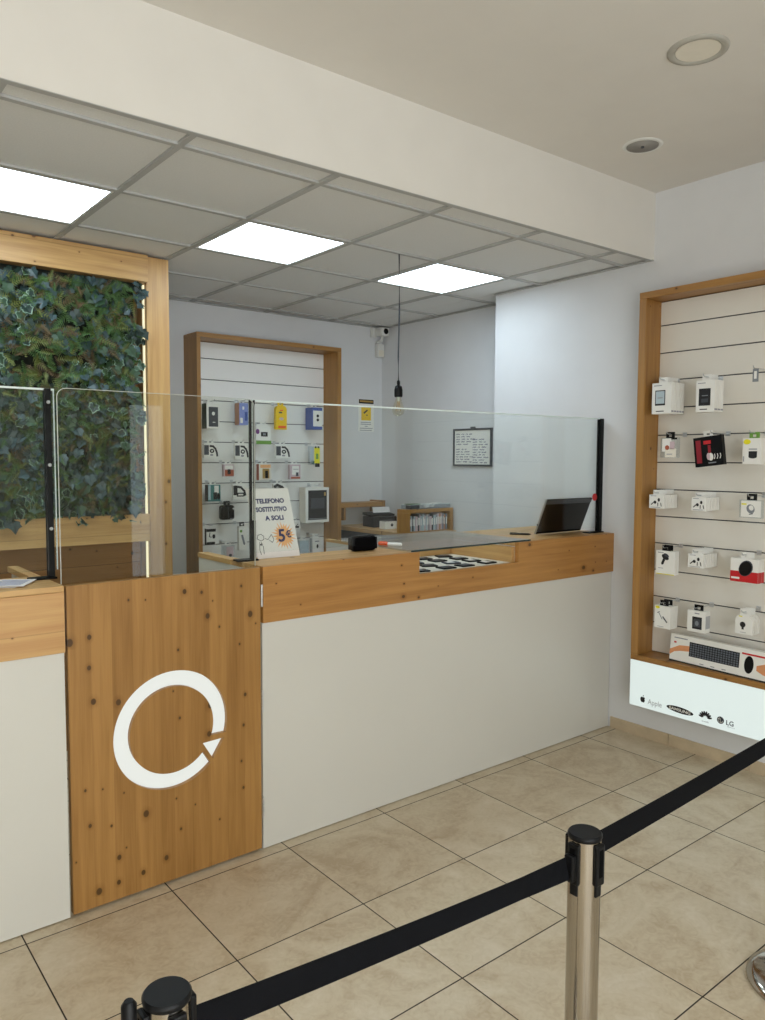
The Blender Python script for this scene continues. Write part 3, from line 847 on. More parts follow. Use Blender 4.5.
def hook(side, a, zhook, n_front, n_panel, label):
    ln = abs(n_panel-n_front)
    loc, rz = place(side, a, n_panel, zhook)
    h = thing('display_hook', label, 'hook', loc, rz, 'steel hooks on the right display' if side == 'R' else 'steel hooks on the back display')
    part('back_plate', MB().box(-.012, .012, -.004, .0, -.012, .012, .001), 'silver', h, False)
    part('prong', MB().tube([(0, -.004, 0), (0, -ln*.5, 0), (0, -ln-.012, 0), (0, -ln-.022, .004), (0, -ln-.027, .012)], .0024, 8), 'silver', h, False)
    return h


def goods(side, name, label, cat, a, n, z, wd, ht, dp, body, prints=(), tab=True, group=None, tabh=.03, roll=0.0, shape='box', tab_mat='card_white', hook_z=None):
    loc, rz = place(side, a, n, z)
    t = thing(name, label, cat, loc, rz, group)
    if roll: t.rotation_euler = (0, roll, rz)
    mb = MB()
    if shape == 'box': mb.box(-wd/2, wd/2, 0, dp, 0, ht, .0012)
    elif shape == 'pouch': mb.box(-wd/2, wd/2, 0, dp, 0, ht, min(dp, wd)*.3, 0, None, 4)
    elif shape == 'round':
        r = wd*.32
        pl = [(-wd/2, 0), (wd/2, 0)]+[(wd/2-r+r*math.cos(q), ht-r+r*math.sin(q)) for q in np.linspace(0, PI/2, 6)]+[(-wd/2+r+r*math.cos(q), ht-r+r*math.sin(q)) for q in np.linspace(PI/2, PI, 6)]
        mb.prism(pl, dp, 0, face_front(0, dp, 0))
    part('box' if shape == 'box' else 'body', mb, body, t, False)
    if tab:
        tw = min(.05, wd*.62); q = dp*.5
        part('hang_tab', MB().box(-tw/2, -.008, q, q+.0012, ht-.002, ht+tabh).box(.008, tw/2, q, q+.0012, ht-.002, ht+tabh).box(-.008, .008, q, q+.0012, ht+tabh*.62, ht+tabh).box(-.008, .008, q, q+.0012, ht-.002, ht+tabh*.2), tab_mat, t, False)
    for p in prints:
        kind, m = p[0], p[1]
        if kind == 'r':        # rectangle in fractions of the front face
            u0, v0, u1, v1 = p[2:6]; k = p[6] if len(p) > 6 else 0
            mb = MB().box((u0-.5)*wd, (u1-.5)*wd, -.0006-k*.0005, -.0001, v0*ht, v1*ht)
            nm = 'printed_picture' if (u1-u0)*(v1-v0) > .1 else 'printed_mark'
        elif kind == 'e':      # ellipse
            u, v, ru, rv = p[2:6]; rot = p[6] if len(p) > 6 else 0; k = p[7] if len(p) > 7 else 1
            mb = MB().prism(ellipse((u-.5)*wd, v*ht, ru*wd, rv*ht, 24, rot), .0005, 0, face_front(0, -.0001-k*.0005, 0)); nm = 'printed_picture'
        elif kind == 's':      # stroke along points
            mb = MB(); stroke(mb, [((u-.5)*wd, v*ht) for u, v in p[3]], p[2], face_front(0, -.0011, 0)); nm = 'printed_picture'
        elif kind == 'x':      # side stripe on the visible side face
            v0, v1 = p[2:4]; sx = -1 if side == 'B' else 1
            mb = MB().box(sx*wd/2+sx*.0001, sx*wd/2+sx*.0006, .001, dp-.001, v0*ht, v1*ht); nm = 'printed_side'
        part(nm, mb, m, t, False)
    return t


def stack(side, n_copies, pitch, src, label):
    for k in range(1, n_copies):
        d = Vector((pitch*k, 0, 0)) if side == 'R' else Vector((0, pitch*k, 0))
        copy_tree(src, src.location+d, label)


BOX_PRINT = [('r', 'ink_grey', .1, .9, .5, .925), ('r', 'ink_black', .22, .07, .62, .1)]
PN = 3.8745                                  # slat face of the right wall
# row 1
s1 = goods('R', 'phone_case_box', 'frontmost white box with grey tablet picture, upper left of right display', 'box', 2.277, 3.722, 1.842, .115, .164, .022, 'card_white',
           [('r', 'ink_black', .17, .27, .68, .76), ('r', 'blue_grey', .21, .33, .64, .73, 1), ('r', 'ink_grey', .3, .5, .56, .53, 2)]+BOX_PRINT+[('x', 'ink_grey', .05, .1)], group='tablet picture boxes on the upper left hook')
stack('R', 5, .0255, s1, 'white box on the upper left hook, behind the frontmost tablet-picture box')
s2 = goods('R', 'phone_case_box', 'frontmost white box with black screen picture, second on the top row', 'box', 2.034, 3.722, 1.841, .100, .160, .0265, 'card_white',
           [('r', 'ink_black', .16, .2, .78, .74), ('r', 'mid_grey', .32, .5, .64, .53, 1), ('r', 'dark_grey', .3, .3, .66, .42, 1)]+BOX_PRINT+[('x', 'ink_grey', .05, .1)], group='black screen picture boxes on the top row')
stack('R', 3, .0305, s2, 'white box behind the frontmost black-screen box on the top row')
hook('R', 2.277, 2.024, 3.722, PN, 'steel hook carrying the tablet-picture boxes')
hook('R', 2.034, 2.019, 3.722, PN, 'steel hook carrying the black-screen boxes')
h = hook('R', 1.772, 2.034, 3.70, PN, 'empty steel hook with a grey price tag, top row of right display')
part('price_tag', MB().box(-.014, .014, -.176, -.173, -.062, .0, .001), 'mid_grey', h, False)
part('tag_window', MB().box(-.006, .006, -.1775, -.1762, -.048, -.012), 'card_white', h, False)
# row 2
s = goods('R', 'cable_pack', 'white and pink blister pack in the corner left of the black and red box', 'pack', 2.225, 3.72, 1.61, .10, .105, .022, 'blister',
          [('r', 'card_white', .1, .3, .62, .95), ('r', 'card_cream', .28, .02, .92, .45, 1), ('r', 'pink_grey', .55, .42, .82, .8, 1), ('e', 'rust', .4, .5, .12, .12, 0, 3), ('r', 'black', .62, .9, .95, 1.0, 1), ('r', 'ink_grey', .38, .15, .7, .19, 2)], tab_mat='black')
hook('R', 2.225, 1.734, 3.72, PN, 'steel hook carrying the white and pink blister pack')
s = goods('R', 'headset_box', 'tilted black and red box in the second row of the right display', 'box', 1.999, 3.72, 1.568, .150, .150, .03, 'black',
          [('r', 'dark_red', .08, .12, .26, .9), ('r', 'red', .36, .74, .62, .86), ('r', 'dark_red', .5, .4, .6, .7), ('e', 'card_white', .58, .3, .09, .13), ('e', 'pink_grey', .5, .32, .06, .12, 0, 2), ('s', 'card_white', .004, [(.70, .22), (.73, .3), (.72, .38)]), ('s', 'card_white', .004, [(.80, .22), (.83, .3), (.82, .38)]), ('s', 'card_white', .004, [(.9, .22), (.93, .3), (.92, .38)]), ('r', 'mid_grey', .48, .08, .75, .12)], roll=math.radians(-7))
hook('R', 1.985, 1.734, 3.72, PN, 'steel hook carrying the black and red box')
s = goods('R', 'earbud_box', 'white box with black earbud case and yellow sticker, second row', 'box', 1.788, 3.72, 1.578, .088, .126, .05, 'card_white',
          [('r', 'ink_black', .34, .28, .8, .50), ('e', 'ink_black', .57, .29, .23, .07), ('r', 'ink_grey', .34, .56, .8, .6), ('e', 'lemon', .24, .86, .2, .1), ('r', 'ink_grey', .05, .1, .1, .3)], tab_mat='green')
hook('R', 1.788, 1.73, 3.72, PN, 'steel hook carrying the yellow-stickered earbud box')
# row 3
BUD = [('e', 'ink_black', .42, .46, .09, .12, .4), ('s', 'ink_black', .005, [(.36, .48), (.16, .28)]), ('e', 'ink_black', .68, .64, .08, .13), ('s', 'ink_black', .004, [(.62, .42), (.62, .18)]), ('s', 'ink_black', .004, [(.82, .42), (.86, .18)]), ('r', 'ink_grey', .1, .06, .8, .1), ('r', 'ink_grey', .1, .9, .5, .94)]


def bud_stack(a, z, wd, ht, n, where, gp):
    f = goods('R', 'earphone_pack', 'frontmost small white earphone box ' + where, 'box', a, 3.722, z, wd, ht, .019, 'card_white', BUD, group=gp, tabh=.026)
    stack('R', n, .0235, f, 'small white earphone box behind the frontmost one ' + where)
    hook('R', a, z+ht+.011, 3.722, PN, 'steel hook carrying the white earphone boxes ' + where)


bud_stack(2.292, 1.337, .085, .073, 6, 'in the corner of the third row', 'earphone boxes in the corner of the third row')
bud_stack(2.051, 1.337, .078, .068, 6, 'in the middle of the third row', 'earphone boxes in the middle of the third row')
s = goods('R', 'ring_light_pack', 'clear blister pack with grey ring and black hanger, third row', 'pack', 1.79, 3.735, 1.316, .112, .088, .02, 'blister',
          [('r', 'card_white', .08, .05, .95, .95), ('e', 'mid_grey', .5, .5, .17, .26, .5), ('e', 'card_white', .53, .56, .1, .15, .5, 2), ('r', 'lemon', .1, .72, .32, .8, 2), ('s', 'dark_grey', .004, [(.45, .2), (.6, .24)])], tab_mat='black')
hook('R', 1.79, 1.422, 3.73, PN, 'steel hook carrying the grey ring blister pack')
# row 4
GUN = [('e', 'ink_black', .5, .74, .2, .1, -.5), ('s', 'ink_black', .014, [(.48, .72), (.36, .48)]), ('e', 'ink_black', .36, .47, .08, .05, .8), ('e', 'dark_grey', .56, .82, .15, .06, -.5, 2), ('r', 'ink_grey', .1, .9, .4, .93), ('r', 'ink_grey', .12, .25, .4, .27), ('r', 'lemon', .02, .0, .98, .03)]
s = goods('R', 'car_mount_box', 'frontmost white box with black phone mount, left of fourth row', 'box', 2.229, 3.722, .986, .110, .127, .018, 'card_white', GUN, group='phone mount boxes on the fourth row', tab_mat='black')
stack('R', 2, .022, s, 'white box behind the frontmost black phone mount box')
hook('R', 2.229, 1.13, 3.722, PN, 'steel hook carrying the phone mount boxes')
bud_stack(2.058, 1.042, .084, .070, 6, 'in the middle of the fourth row', 'earphone boxes in the middle of the fourth row')
s = goods('R', 'wireless_charger_box', 'frontmost white and red box with black oval charger, fourth row', 'box', 1.805, 3.722, .999, .137, .115, .03, 'card_white',
          [('r', 'red', 0, 0, 1, .46), ('e', 'dark_grey', .56, .6, .24, .36, -.5, 2), ('e', 'black', .55, .59, .21, .32, -.5, 3), ('r', 'card_white', .04, .12, .34, .2, 1), ('x', 'red', .0, .46)], group='white and red charger boxes')
stack('R', 2, .034, s, 'white and red charger box behind the frontmost one')
hook('R', 1.805, 1.134, 3.722, PN, 'steel hook carrying the white and red charger boxes')
# row 5
s = goods('R', 'selfie_stick_box', 'frontmost white box with slanted stick picture, left of fifth row', 'box', 2.238, 3.722, .694, .093, .120, .036, 'card_white',
          [('s', 'dark_grey', .007, [(.55, .52), (.80, .3)]), ('s', 'mid_grey', .004, [(.28, .7), (.5, .42)]), ('s', 'dark_grey', .003, [(.2, .68), (.34, .74)]), ('e', 'lemon', .2, .93, .14, .06), ('r', 'ink_grey', .2, .06, .6, .08)], tab_mat='black', group='stick boxes on the fifth row')
stack('R', 2, .038, s, 'white box behind the frontmost slanted stick box')
hook('R', 2.238, .832, 3.722, PN, 'steel hook carrying the slanted stick boxes')
s = goods('R', 'power_bank_box', 'white box with black upright device picture, middle of fifth row', 'box', 2.044, 3.722, .708, .100, .110, .045, 'card_white',
          [('r', 'ink_black', .28, .14, .8, .72), ('r', 'dark_grey', .36, .24, .72, .62, 1), ('e', 'mid_grey', .54, .42, .1, .12, 0, 3), ('r', 'ink_grey', .4, .86, .66, .91), ('x', 'ink_pale', .2, .8)], tab_mat='black')
hook('R', 2.044, .834, 3.722, PN, 'steel hook carrying the upright device box')
s = goods('R', 'car_charger_pack', 'frontmost white pack with small black plug, right of fifth row', 'pack', 1.797, 3.722, .742, .086, .094, .02, 'card_white',
          [('e', 'ink_black', .44, .5, .16, .15, .2), ('r', 'ink_black', .38, .24, .5, .46), ('r', 'ink_grey', .3, .08, .64, .1), ('r', 'lemon', .2, .9, .4, .95)], shape='round', group='plug packs on the fifth row')
stack('R', 3, .026, s, 'white pack behind the frontmost small black plug pack')
hook('R', 1.797, .852, 3.722, PN, 'steel hook carrying the black plug packs')

# keyboard and mouse carton on the bottom shelf
t = thing('keyboard_box', 'long white keyboard and mouse carton standing on the bottom shelf', 'box', (3.775, 2.222, .5165), -PI/2+math.radians(-3.5))
KX = Matrix.Rotation(math.radians(-5), 4, 'X'); KW, KH, KD = .56, .146, .042
part('box', MB().box(0, KW, 0, KD, 0, KH, .001, 0, KX), 'card_white', t, False)


def kp(nm, m, u0, v0, u1, v1, k=0): return part(nm, MB().box(u0*KW, u1*KW, -.0006-k*.0005, -.0001, v0*KH, v1*KH, 0, 0, KX), m, t, False)


part('side_print', MB().box(-.0008, -.0002, .001, KD-.001, .002, KH-.002, 0, 0, KX), 'blue', t, False)
kp('bottom_stripe', 'ink_black', 0, 0, 1, .05)
hand = [(0, .22), (.05, .36), (.11, .42), (.2, .46), (.24, .54), (.2, .66), (.1, .62), (.04, .5), (0, .42)]
part('printed_picture', MB().prism([(u*KW, v*KH) for u, v in hand], .0005, 0, KX @ face_front(0, -.0001, 0)), 'peach', t, False)
part('printed_picture', MB().prism([(u*KW, v*KH) for u, v in [(.86, .5), (.94, .62), (1, .6), (1, .2), (.92, .24), (.86, .34)]], .0005, 0, KX @ face_front(0, -.0001, 0)), 'peach', t, False)
kp('red_band', 'red', .72, .80, 1, .86)
kp('printed_text', 'ink_grey', .04, .86, .18, .9)
kp('printed_mark', 'red', .04, .68, .065, .74)
for u in (.32, .43, .54): kp('printed_mark', 'ink_grey', u, .1, u+.04, .13)
kb = kp('keyboard_picture', 'black', .205, .3, .70, .82, 1)
kk = MB()
for r in range(6):
    for c in range(19): kk.box((.213+c*.0255)*KW, (.213+c*.0255+.019)*KW, -.0017, -.0012, (.325+r*.08)*KH, (.325+r*.08+.058)*KH, 0, 0, KX)
part('keys', kk, 'key_grey', kb, False)
part('mouse_picture', MB().prism(ellipse(.79*KW, .48*KH, .024, .044, 28, -.05), .0006, 0, KX @ face_front(0, -.0004, 0)).prism(ellipse(.79*KW, .66*KH, .004, .008, 12), .0003, 0, KX @ face_front(0, -.001, 0)), 'black', t, False)

# --- goods on the back display
BN = 5.15


def back(name, label, cat, x0, x1, z0, z1, body, prints, n=5.02, dp=.04, **k):
    zh = k.pop('hz', z1+.018)
    s = goods('B', name, label, cat, (x0+x1)/2, n, z0, x1-x0, z1-z0, dp, body, prints, **k)
    hook('B', (x0+x1)/2, zh, n, BN, 'steel hook carrying the ' + label.split(' on the back display')[0])
    return s


back('phone_case_box', 'grey phone case box with green side on the back display', 'box', 2.429, 2.529, 1.807, 1.985, 'card_white', [('r', 'dark_grey', .16, .08, .88, .86), ('e', 'card_white', .52, .6, .12, .075, 0, 2), ('r', 'card_white', .46, .24, .66, .27, 1), ('x', 'dark_green', 0, 1)], dp=.075)
back('phone_case_box', 'lilac phone case box with brown side on the back display', 'box', 2.692, 2.765, 1.842, 2.0, 'lilac', [('r', 'card_white', .35, .7, .55, .84), ('r', 'card_white', .1, .08, .38, .32), ('r', 'blue', .6, .2, .9, .6), ('x', 'tan', 0, 1)], dp=.07, n=5.03)
back('phone_case_box', 'yellow rounded case pack on the back display', 'pack', 2.994, 3.088, 1.816, 1.995, 'yellow', [('r', 'orange', .36, .78, .64, .83), ('e', 'pink_grey', .5, .45, .2, .06), ('r', 'orange', .2, .06, .9, .16), ('r', 'dark_grey', .26, .68, .56, .74)], dp=.03, shape='round', tab_mat='yellow')
back('phone_case_box', 'blue box with white front and two lenses on the back display', 'box', 3.321, 3.413, 1.825, 1.995, 'blue', [('r', 'card_white', .06, .14, .98, .86), ('e', 'black', .52, .62, .13, .07, 0, 3), ('e', 'black', .52, .44, .13, .07, 0, 3), ('x', 'blue', 0, 1)], dp=.10)
back('memory_card_pack', 'white card with purple and green bands on the back display', 'pack', 2.823, 2.951, 1.703, 1.840, 'card_white', [('r', 'green', 0, 0, 1, .2), ('r', 'black', .32, .42, .76, .66), ('e', 'purple', .1, .68, .12, .14), ('r', 'mid_grey', .44, .48, .64, .6, 1)], dp=.02)
WH = [('r', 'dark_grey', .03, .22, .36, .9), ('s', 'ink_black', .014, [(.45, .84), (.66, .82), (.82, .66), (.92, .4), (.95, .16)]), ('e', 'ink_black', .58, .5, .16, .15), ('e', 'card_white', .58, .5, .07, .06, 0, 2), ('e', 'ink_grey', .55, .22, .12, .07)]
for x0, x1, z0, z1, lb in ((2.404, 2.513, 1.599, 1.700, 'white headphone card at the left edge on the back display'), (2.648, 2.758, 1.592, 1.702, 'white headphone card beside the black post on the back display'), (2.990, 3.112, 1.598, 1.700, 'white headphone card below the yellow pack on the back display')):
    back('headphone_pack', lb, 'pack', x0, x1, z0, z1, 'card_white', WH, dp=.02)
back('tool_pack', 'yellow tool in a grey pack on the back display', 'pack', 3.300, 3.388, 1.55, 1.695, 'blister', [('r', 'blue_grey', .0, .06, .3, .96), ('r', 'teal', .1, .04, .42, .22), ('r', 'lemon', .42, .08, 1, .92), ('r', 'black', .5, -.12, .98, .08), ('e', 'black', .56, .94, .1, .05), ('e', 'black', .86, .94, .1, .05), ('r', 'green', .58, .3, .84, .6, 1)], dp=.035)
back('cable_pack', 'small rust coloured pack on the back display', 'pack', 2.559, 2.639, 1.466, 1.553, 'pink_grey', [('r', 'rust', .1, .05, .98, .55), ('r', 'ink_black', .36, .2, .66, .6, 1), ('r', 'card_white', .12, .62, .9, .92)], dp=.03)
back('cable_pack', 'orange and white cable pack on the back display', 'pack', 2.846, 2.949, 1.436, 1.556, 'card_cream', [('r', 'orange_burst', .1, .76, .95, .96), ('r', 'brass', .28, .1, .85, .72), ('r', 'black', .5, .12, .74, .58, 1), ('x', 'rust', 0, 1)], dp=.04)
back('cable_pack', 'pale pink cable pack on the back display', 'pack', 3.114, 3.209, 1.44, 1.552, 'pink_grey', [('r', 'card_white', .2, .3, .85, .9), ('r', 'dark_grey', .56, .2, .8, .46, 1), ('r', 'rust', .1, .03, .95, .16), ('r', 'ink_grey', .3, .66, .8, .7, 1)], dp=.03)
back('charger_pack', 'teal charger pack on the back display', 'pack', 2.434, 2.531, 1.29, 1.408, 'teal', [('r', 'blue_grey', .02, .1, .2, .98), ('r', 'card_white', .5, .5, .85, .95), ('r', 'ink_black', .42, .12, .72, .55, 1), ('e', 'black', .84, .3, .12, .2, 0, 2), ('x', 'dark_grey', 0, 1)], dp=.05)
back('headphone_pack', 'white pack with black headset left of the black post on the back display', 'pack', 2.629, 2.738, 1.296, 1.408, 'card_white', [('r', 'ink_black', .04, .3, .34, .92), ('s', 'ink_black', .016, [(.2, .86), (.6, .8), (.85, .56), (.92, .3)]), ('r', 'ink_black', .3, .2, .86, .46), ('r', 'card_white', .4, .28, .76, .38, 1)], dp=.02)
back('black_pouch', 'black bulky pouch on the back display', 'pouch', 2.541, 2.646, 1.152, 1.258, 'black', [('e', 'card_white', .86, .76, .06, .06), ('r', 'dark_grey', .45, .1, .5, .9), ('r', 'mid_grey', .6, .06, .9, .12)], dp=.06, shape='pouch', tab_mat='black')
back('headphone_pack', 'white pack with black wedge above the paper sign on the back display', 'pack', 2.968, 3.075, 1.306, 1.408, 'card_white', [('s', 'ink_black', .02, [(.08, .78), (.3, .9), (.7, .74), (.9, .52)]), ('r', 'ink_black', .06, .55, .86, .72)], dp=.02)
s = back('tablet_box', 'large white box with black tablet front on the back display', 'box', 3.255, 3.476, 1.096, 1.372, 'card_white', [('r', 'ink_black', .11, .08, .9, .92), ('r', 'dark_grey', .22, .4, .8, .7, 1), ('r', 'brass', .78, .76, .86, .86, 1), ('r', 'mid_grey', .14, .1, .86, .125, 1), ('x', 'card_cream', 0, 1)], dp=.09)
back('cable_pack', 'dark edged white cable pack on the back display', 'pack', 2.418, 2.490, .982, 1.096, 'card_white', [('r', 'black', 0, .8, 1, .98), ('r', 'black', 0, 0, .9, .16), ('s', 'ink_black', .006, [(.36, .74), (.3, .5), (.5, .46)]), ('e', 'ink_black', .78, .5, .16, .14), ('x', 'black', 0, 1)], dp=.03, tab=False, hz=1.118)
back('power_bank_box', 'tall white box with grey stick picture on the back display', 'box', 2.675, 2.739, .922, 1.100, 'card_white', [('s', 'mid_grey', .016, [(.4, .62), (.66, .28)]), ('e', 'green', .28, .8, .16, .06), ('s', 'dark_grey', .006, [(.56, .3), (.7, .24)])], dp=.03, tab_mat='black')
back('cable_pack', 'pale clear pack behind the counter edge on the back display', 'pack', 2.546, 2.639, .875, .966, 'blister', [('r', 'pink_grey', .3, .1, .9, .9), ('e', 'dark_grey', .62, .2, .14, .12, 0, 3)], dp=.03)
back('cable_pack', 'small white pack beside the paper sign on the back display', 'pack', 3.110, 3.203, 1.037, 1.112, 'card_white', [('r', 'ink_black', .55, .35, .9, .55), ('s', 'ink_black', .005, [(.6, .55), (.8, .75)])], dp=.02)
back('cable_pack', 'clear pale blue pack under the tablet box on the back display', 'pack', 3.190, 3.285, .862, .962, 'blister', [('r', 'blue_grey', .1, .05, .95, .95)], dp=.02)
back('earbud_box', 'white box with black dot under the tablet box on the back display', 'box', 3.318, 3.396, .857, .978, 'card_white', [('e', 'ink_black', .6, .42, .12, .14), ('r', 'mid_grey', .3, .72, .8, .78), ('x', 'ink_pale', .05, .95)], dp=.04)

# ================================================================== BACK CORNER
t = thing('back_ledge', 'narrow pine ledge running along the recessed wall', 'ledge', (3.9, 4.7, 0))
part('top', MB().box(3.63, XR-.001, 4.24, YB-.001, 1.02, 1.05, .0015), 'pine_depth', t)
part('front_panel', MB().box(3.70, 3.715, 4.26, YB-.002, .3, 1.019), 'dark_grey', t, label='dark panel under the ledge')
part('end_panel', MB().box(3.716, XR-.002, 4.26, 4.28, 0, 1.019), 'laminate', t)
t = thing('wall_shelf', 'pine rail shelf with upright end on the back wall', 'shelf', (3.8, 5.08, 1.2))
part('board', MB().box(3.556, 4.0, 5.0, YB-.001, 1.204, 1.240, .0015), 'honey_x', t)
part('end_upright', MB().box(4.0005, 4.032, 4.995, YB-.001, 1.150, 1.252, .0015), 'honey_up', t)
part('bracket', MB().box(3.62, 3.64, 5.02, YB-.001, 1.1, 1.2035), 'honey_up', t)

t = thing('pigeonhole_box', 'open pine box of upright sleeves on the ledge', 'box', (3.89, 4.38, 1.0504))
part('side_board', MB().box(3.632, 3.67, 4.255, 4.36, 1.0504, 1.2005, .001), 'honey_up', t)
part('side_board', MB().box(4.068, 4.105, 4.255, 4.36, 1.0504, 1.2005, .001), 'honey_up', t)
part('top_board', MB().box(3.632, 4.105, 4.255, 4.36, 1.201, 1.226, .001), 'honey_x', t)
part('bottom_board', MB().box(3.6705, 4.0675, 4.255, 4.36, 1.0504, 1.062, .001), 'honey_x', t)
part('back_board', MB().box(3.6705, 4.0675, 4.348, 4.36, 1.0625, 1.2005), 'honey_x', t)
rng = random.Random(9); x = 3.674; k = 0
SM = ['pink_grey', 'ink_grey', 'mid_grey', 'blue_grey', 'dark_grey', 'tan']
while x < 4.05:
    wd = rng.uniform(.011, .019); hh = rng.uniform(.105, .128); m = rng.choice(SM); dx = rng.uniform(0, .012)
    o = thing('sleeve', 'thin sleeve filed upright inside the open pine box', 'sleeve', (x+wd/2, 4.31, 1.0622), 0, 'sleeves in the pine box')
    part('cover', MB().box(-wd/2, wd/2, -.045+dx, .035, 0, hh, .001), m, o, False)
    part('spine_label', MB().box(-wd*.3, wd*.3, -.0455+dx, -.0451+dx, hh*.35, hh*.8), 'card_white', o, False)
    x += wd+.0015
t = thing('clear_tray', 'clear plastic tray on top of the pine box', 'tray', (3.86, 4.31, 1.2264))
tr = MB().box(-.19, .22, -.05, .05, 0, .002).box(-.19, .22, -.05, -.048, .002, .032).box(-.19, .22, .048, .05, .002, .032).box(-.19, -.188, -.048, .048, .002, .032).box(.218, .22, -.048, .048, .002, .032)
part('tray', tr, 'blister', t, False)
part('rim', MB().box(-.192, .222, -.052, -.048, .032, .035).box(-.192, .222, .048, .052, .032, .035).box(-.192, -.188, -.048, .048, .032, .035).box(.218, .222, -.048, .048, .032, .035), 'glass_edge', t, False)
t = thing('tangled_cable', 'loose white cable lying in the clear tray', 'cable', (3.93, 4.31, 1.24))
pts = [(.07*math.cos(a*1.0)*(1-.03*i % .4), .032*math.sin(a*1.3), .012+.012*math.sin(a*2.1)) for i, a in enumerate(np.linspace(0, 9.5, 60))]
part('cord', MB().tube(pts, .004, 6), 'card_white', t, False)
part('plug', MB().box(-.088, -.05, -.03, -.008, -.006, .014, .003), 'card_white', t, False)
t = thing('phone_charger', 'black and green charger lying at the left end of the clear tray', 'charger', (3.74, 4.31, 1.2288))
part('body', MB().box(-.045, .045, -.03, .03, 0, .03, .004), 'dark_grey', t, False)
part('cover', MB().box(-.05, .05, -.035, .035, .0305, .036, .001), 'leaf_fern', t, False)

t = thing('label_printer', 'black label printer with lifted paper on the ledge', 'printer', (3.86, 4.86, 1.0504), math.radians(-8))
part('body', MB().box(-.10, .12, -.08, .10, 0, .085, .006), 'black', t, False)
part('lid', MB().box(-.105, .125, -.03, .105, .0855, .105, .004, 0, Matrix.Rotation(math.radians(5), 4, 'X')), 'black_matte', t, False)
part('paper', MB().box(-.03, .13, .02, .022, .105, .165, 0, 0, Matrix.Rotation(math.radians(-14), 4, 'X')), 'paper', t, False)
t = thing('small_carton', 'small white carton with a dark emblem in front of the printer', 'box', (3.79, 4.66, 1.0504), math.radians(-6))
part('box', MB().box(-.055, .055, -.04, .04, 0, .062, .001), 'card_white', t, False)
part('emblem', MB().prism(ellipse(.01, .032, .012, .012, 16), .0005, 0, face_front(0, -.0401, 0)), 'ink_black', t, False)
part('top_flap', MB().box(-.056, .056, -.041, .041, .0622, .066), 'black', t, False)

# ================================================================== ON THE WALLS
t = thing('cctv_notice', 'yellow and white camera surveillance notice on the back wall', 'sign', (3.96, YB, 1.95))
part('sheet', MB().box(3.878, 4.042, YB-.002, YB-.0002, 1.828, 2.100), 'card_white', t)
P_ = lambda x, z: face_front(x, YB-.0021, z)
part('banner', MB().box(3.882, 4.038, YB-.0028, YB-.0021, 2.062, 2.097), 'ink_black', t)
part('banner_text', MB().box(3.892, 4.03, YB-.0034, YB-.0029, 2.074, 2.088), 'brass', t)
part('yellow_square', MB().box(3.908, 4.010, YB-.0028, YB-.0021, 1.922, 2.032), 'yellow', t)
part('camera_picture', MB().prism([(-.02, -.012), (.02, .014), (.026, .004), (-.012, -.024)], .0006, 0, face_front(3.95, YB-.003, 2.0)).prism(ellipse(.012, -.028, .006, .006, 12), .0006, 0, face_front(3.955, YB-.003, 1.994)), 'ink_black', t)
mb = MB()
for j, (z, a, b) in enumerate(((1.905, 3.90, 4.01), (1.889, 3.90, 4.01), (1.872, 3.945, 3.975), (1.855, 3.892, 4.028), (1.838, 3.892, 4.02))): mb.box(a, b, YB-.0026, YB-.0021, z-.003, z+.003)
part('printed_lines', mb, 'ink_grey', t)

t = thing('security_camera', 'small white security camera up in the back corner', 'camera', (4.06, 5.1, 2.66))
part('mount', MB().box(4.0, 4.05, YB-.03, YB-.001, 2.62, 2.698, .003), 'white_plastic', t)
part('body', MB().box(4.03, 4.115, 5.05, YB-.031, 2.625, 2.695, .01, 0, None, 3), 'white_plastic', t)
part('lens', MB().lathe([(.024, 0), (.022, .008), (.012, .012), (0, .013)], 24, 0, face_front(4.075, 5.051, 2.662)), 'black', t)
part('bracket', MB().tube([(4.07, 5.09, 2.63), (4.07, 5.10, 2.59), (4.07, YB-.001, 2.585)], .011, 10), 'white_plastic', t)
t = thing('motion_sensor', 'white alarm sensor on the back wall below the camera', 'sensor', (4.09, YB, 2.5))
part('body', MB().box(4.048, 4.122, YB-.045, YB-.001, 2.455, 2.57, .008, 0, None, 3), 'white_plastic', t)
part('lens_window', MB().box(4.058, 4.112, YB-.0475, YB-.0455, 2.462, 2.515, .001), 'card_cream', t)

# whiteboard on the recessed wall
t = thing('whiteboard', 'small framed whiteboard full of handwriting on the recessed wall', 'whiteboard', (XR, 4.07, 1.69))
y0, y1, z0, z1 = 3.872, 4.272, 1.545, 1.828
part('board', MB().box(XR-.010, XR-.001, y0+.012, y1-.012, z0+.012, z1-.012), 'card_white', t)
part('frame', MB().box(XR-.018, XR-.001, y0, y0+.014, z0, z1, .001).box(XR-.018, XR-.001, y1-.014, y1, z0, z1, .001).box(XR-.018, XR-.001, y0+.0142, y1-.0142, z0, z0+.014, .001).box(XR-.018, XR-.001, y0+.0142, y1-.0142, z1-.014, z1, .001), 'dark_grey', t)
part('hanger', MB().box(XR-.021, XR-.001, 4.048, 4.084, z1-.012, z1+.012, .002), 'dark_grey', t)
mb = MB(); rng = random.Random(5); WF = face_left(XR-.0101, y1, 0)


def scribble(mb, u0, u1, z, wd=.0022):
    u = u0
    while u < u1:
        n = rng.randint(3, 7); pts = []
        for i in range(n*2): pts.append((u+i*.0042, z+(.005 if i % 2 else -.004)*rng.uniform(.4, 1.2)))
        stroke(mb, pts, wd, WF); u += n*.0084+rng.uniform(.008, .016)


for j in range(12):
    z = z1-.042-j*.019
    if j not in (5,): scribble(mb, .03, rng.uniform(.13, .19), z)
    if j > 1: scribble(mb, .205, rng.uniform(.31, .36), z-.004)
part('handwriting', mb, 'ink_blue', t)

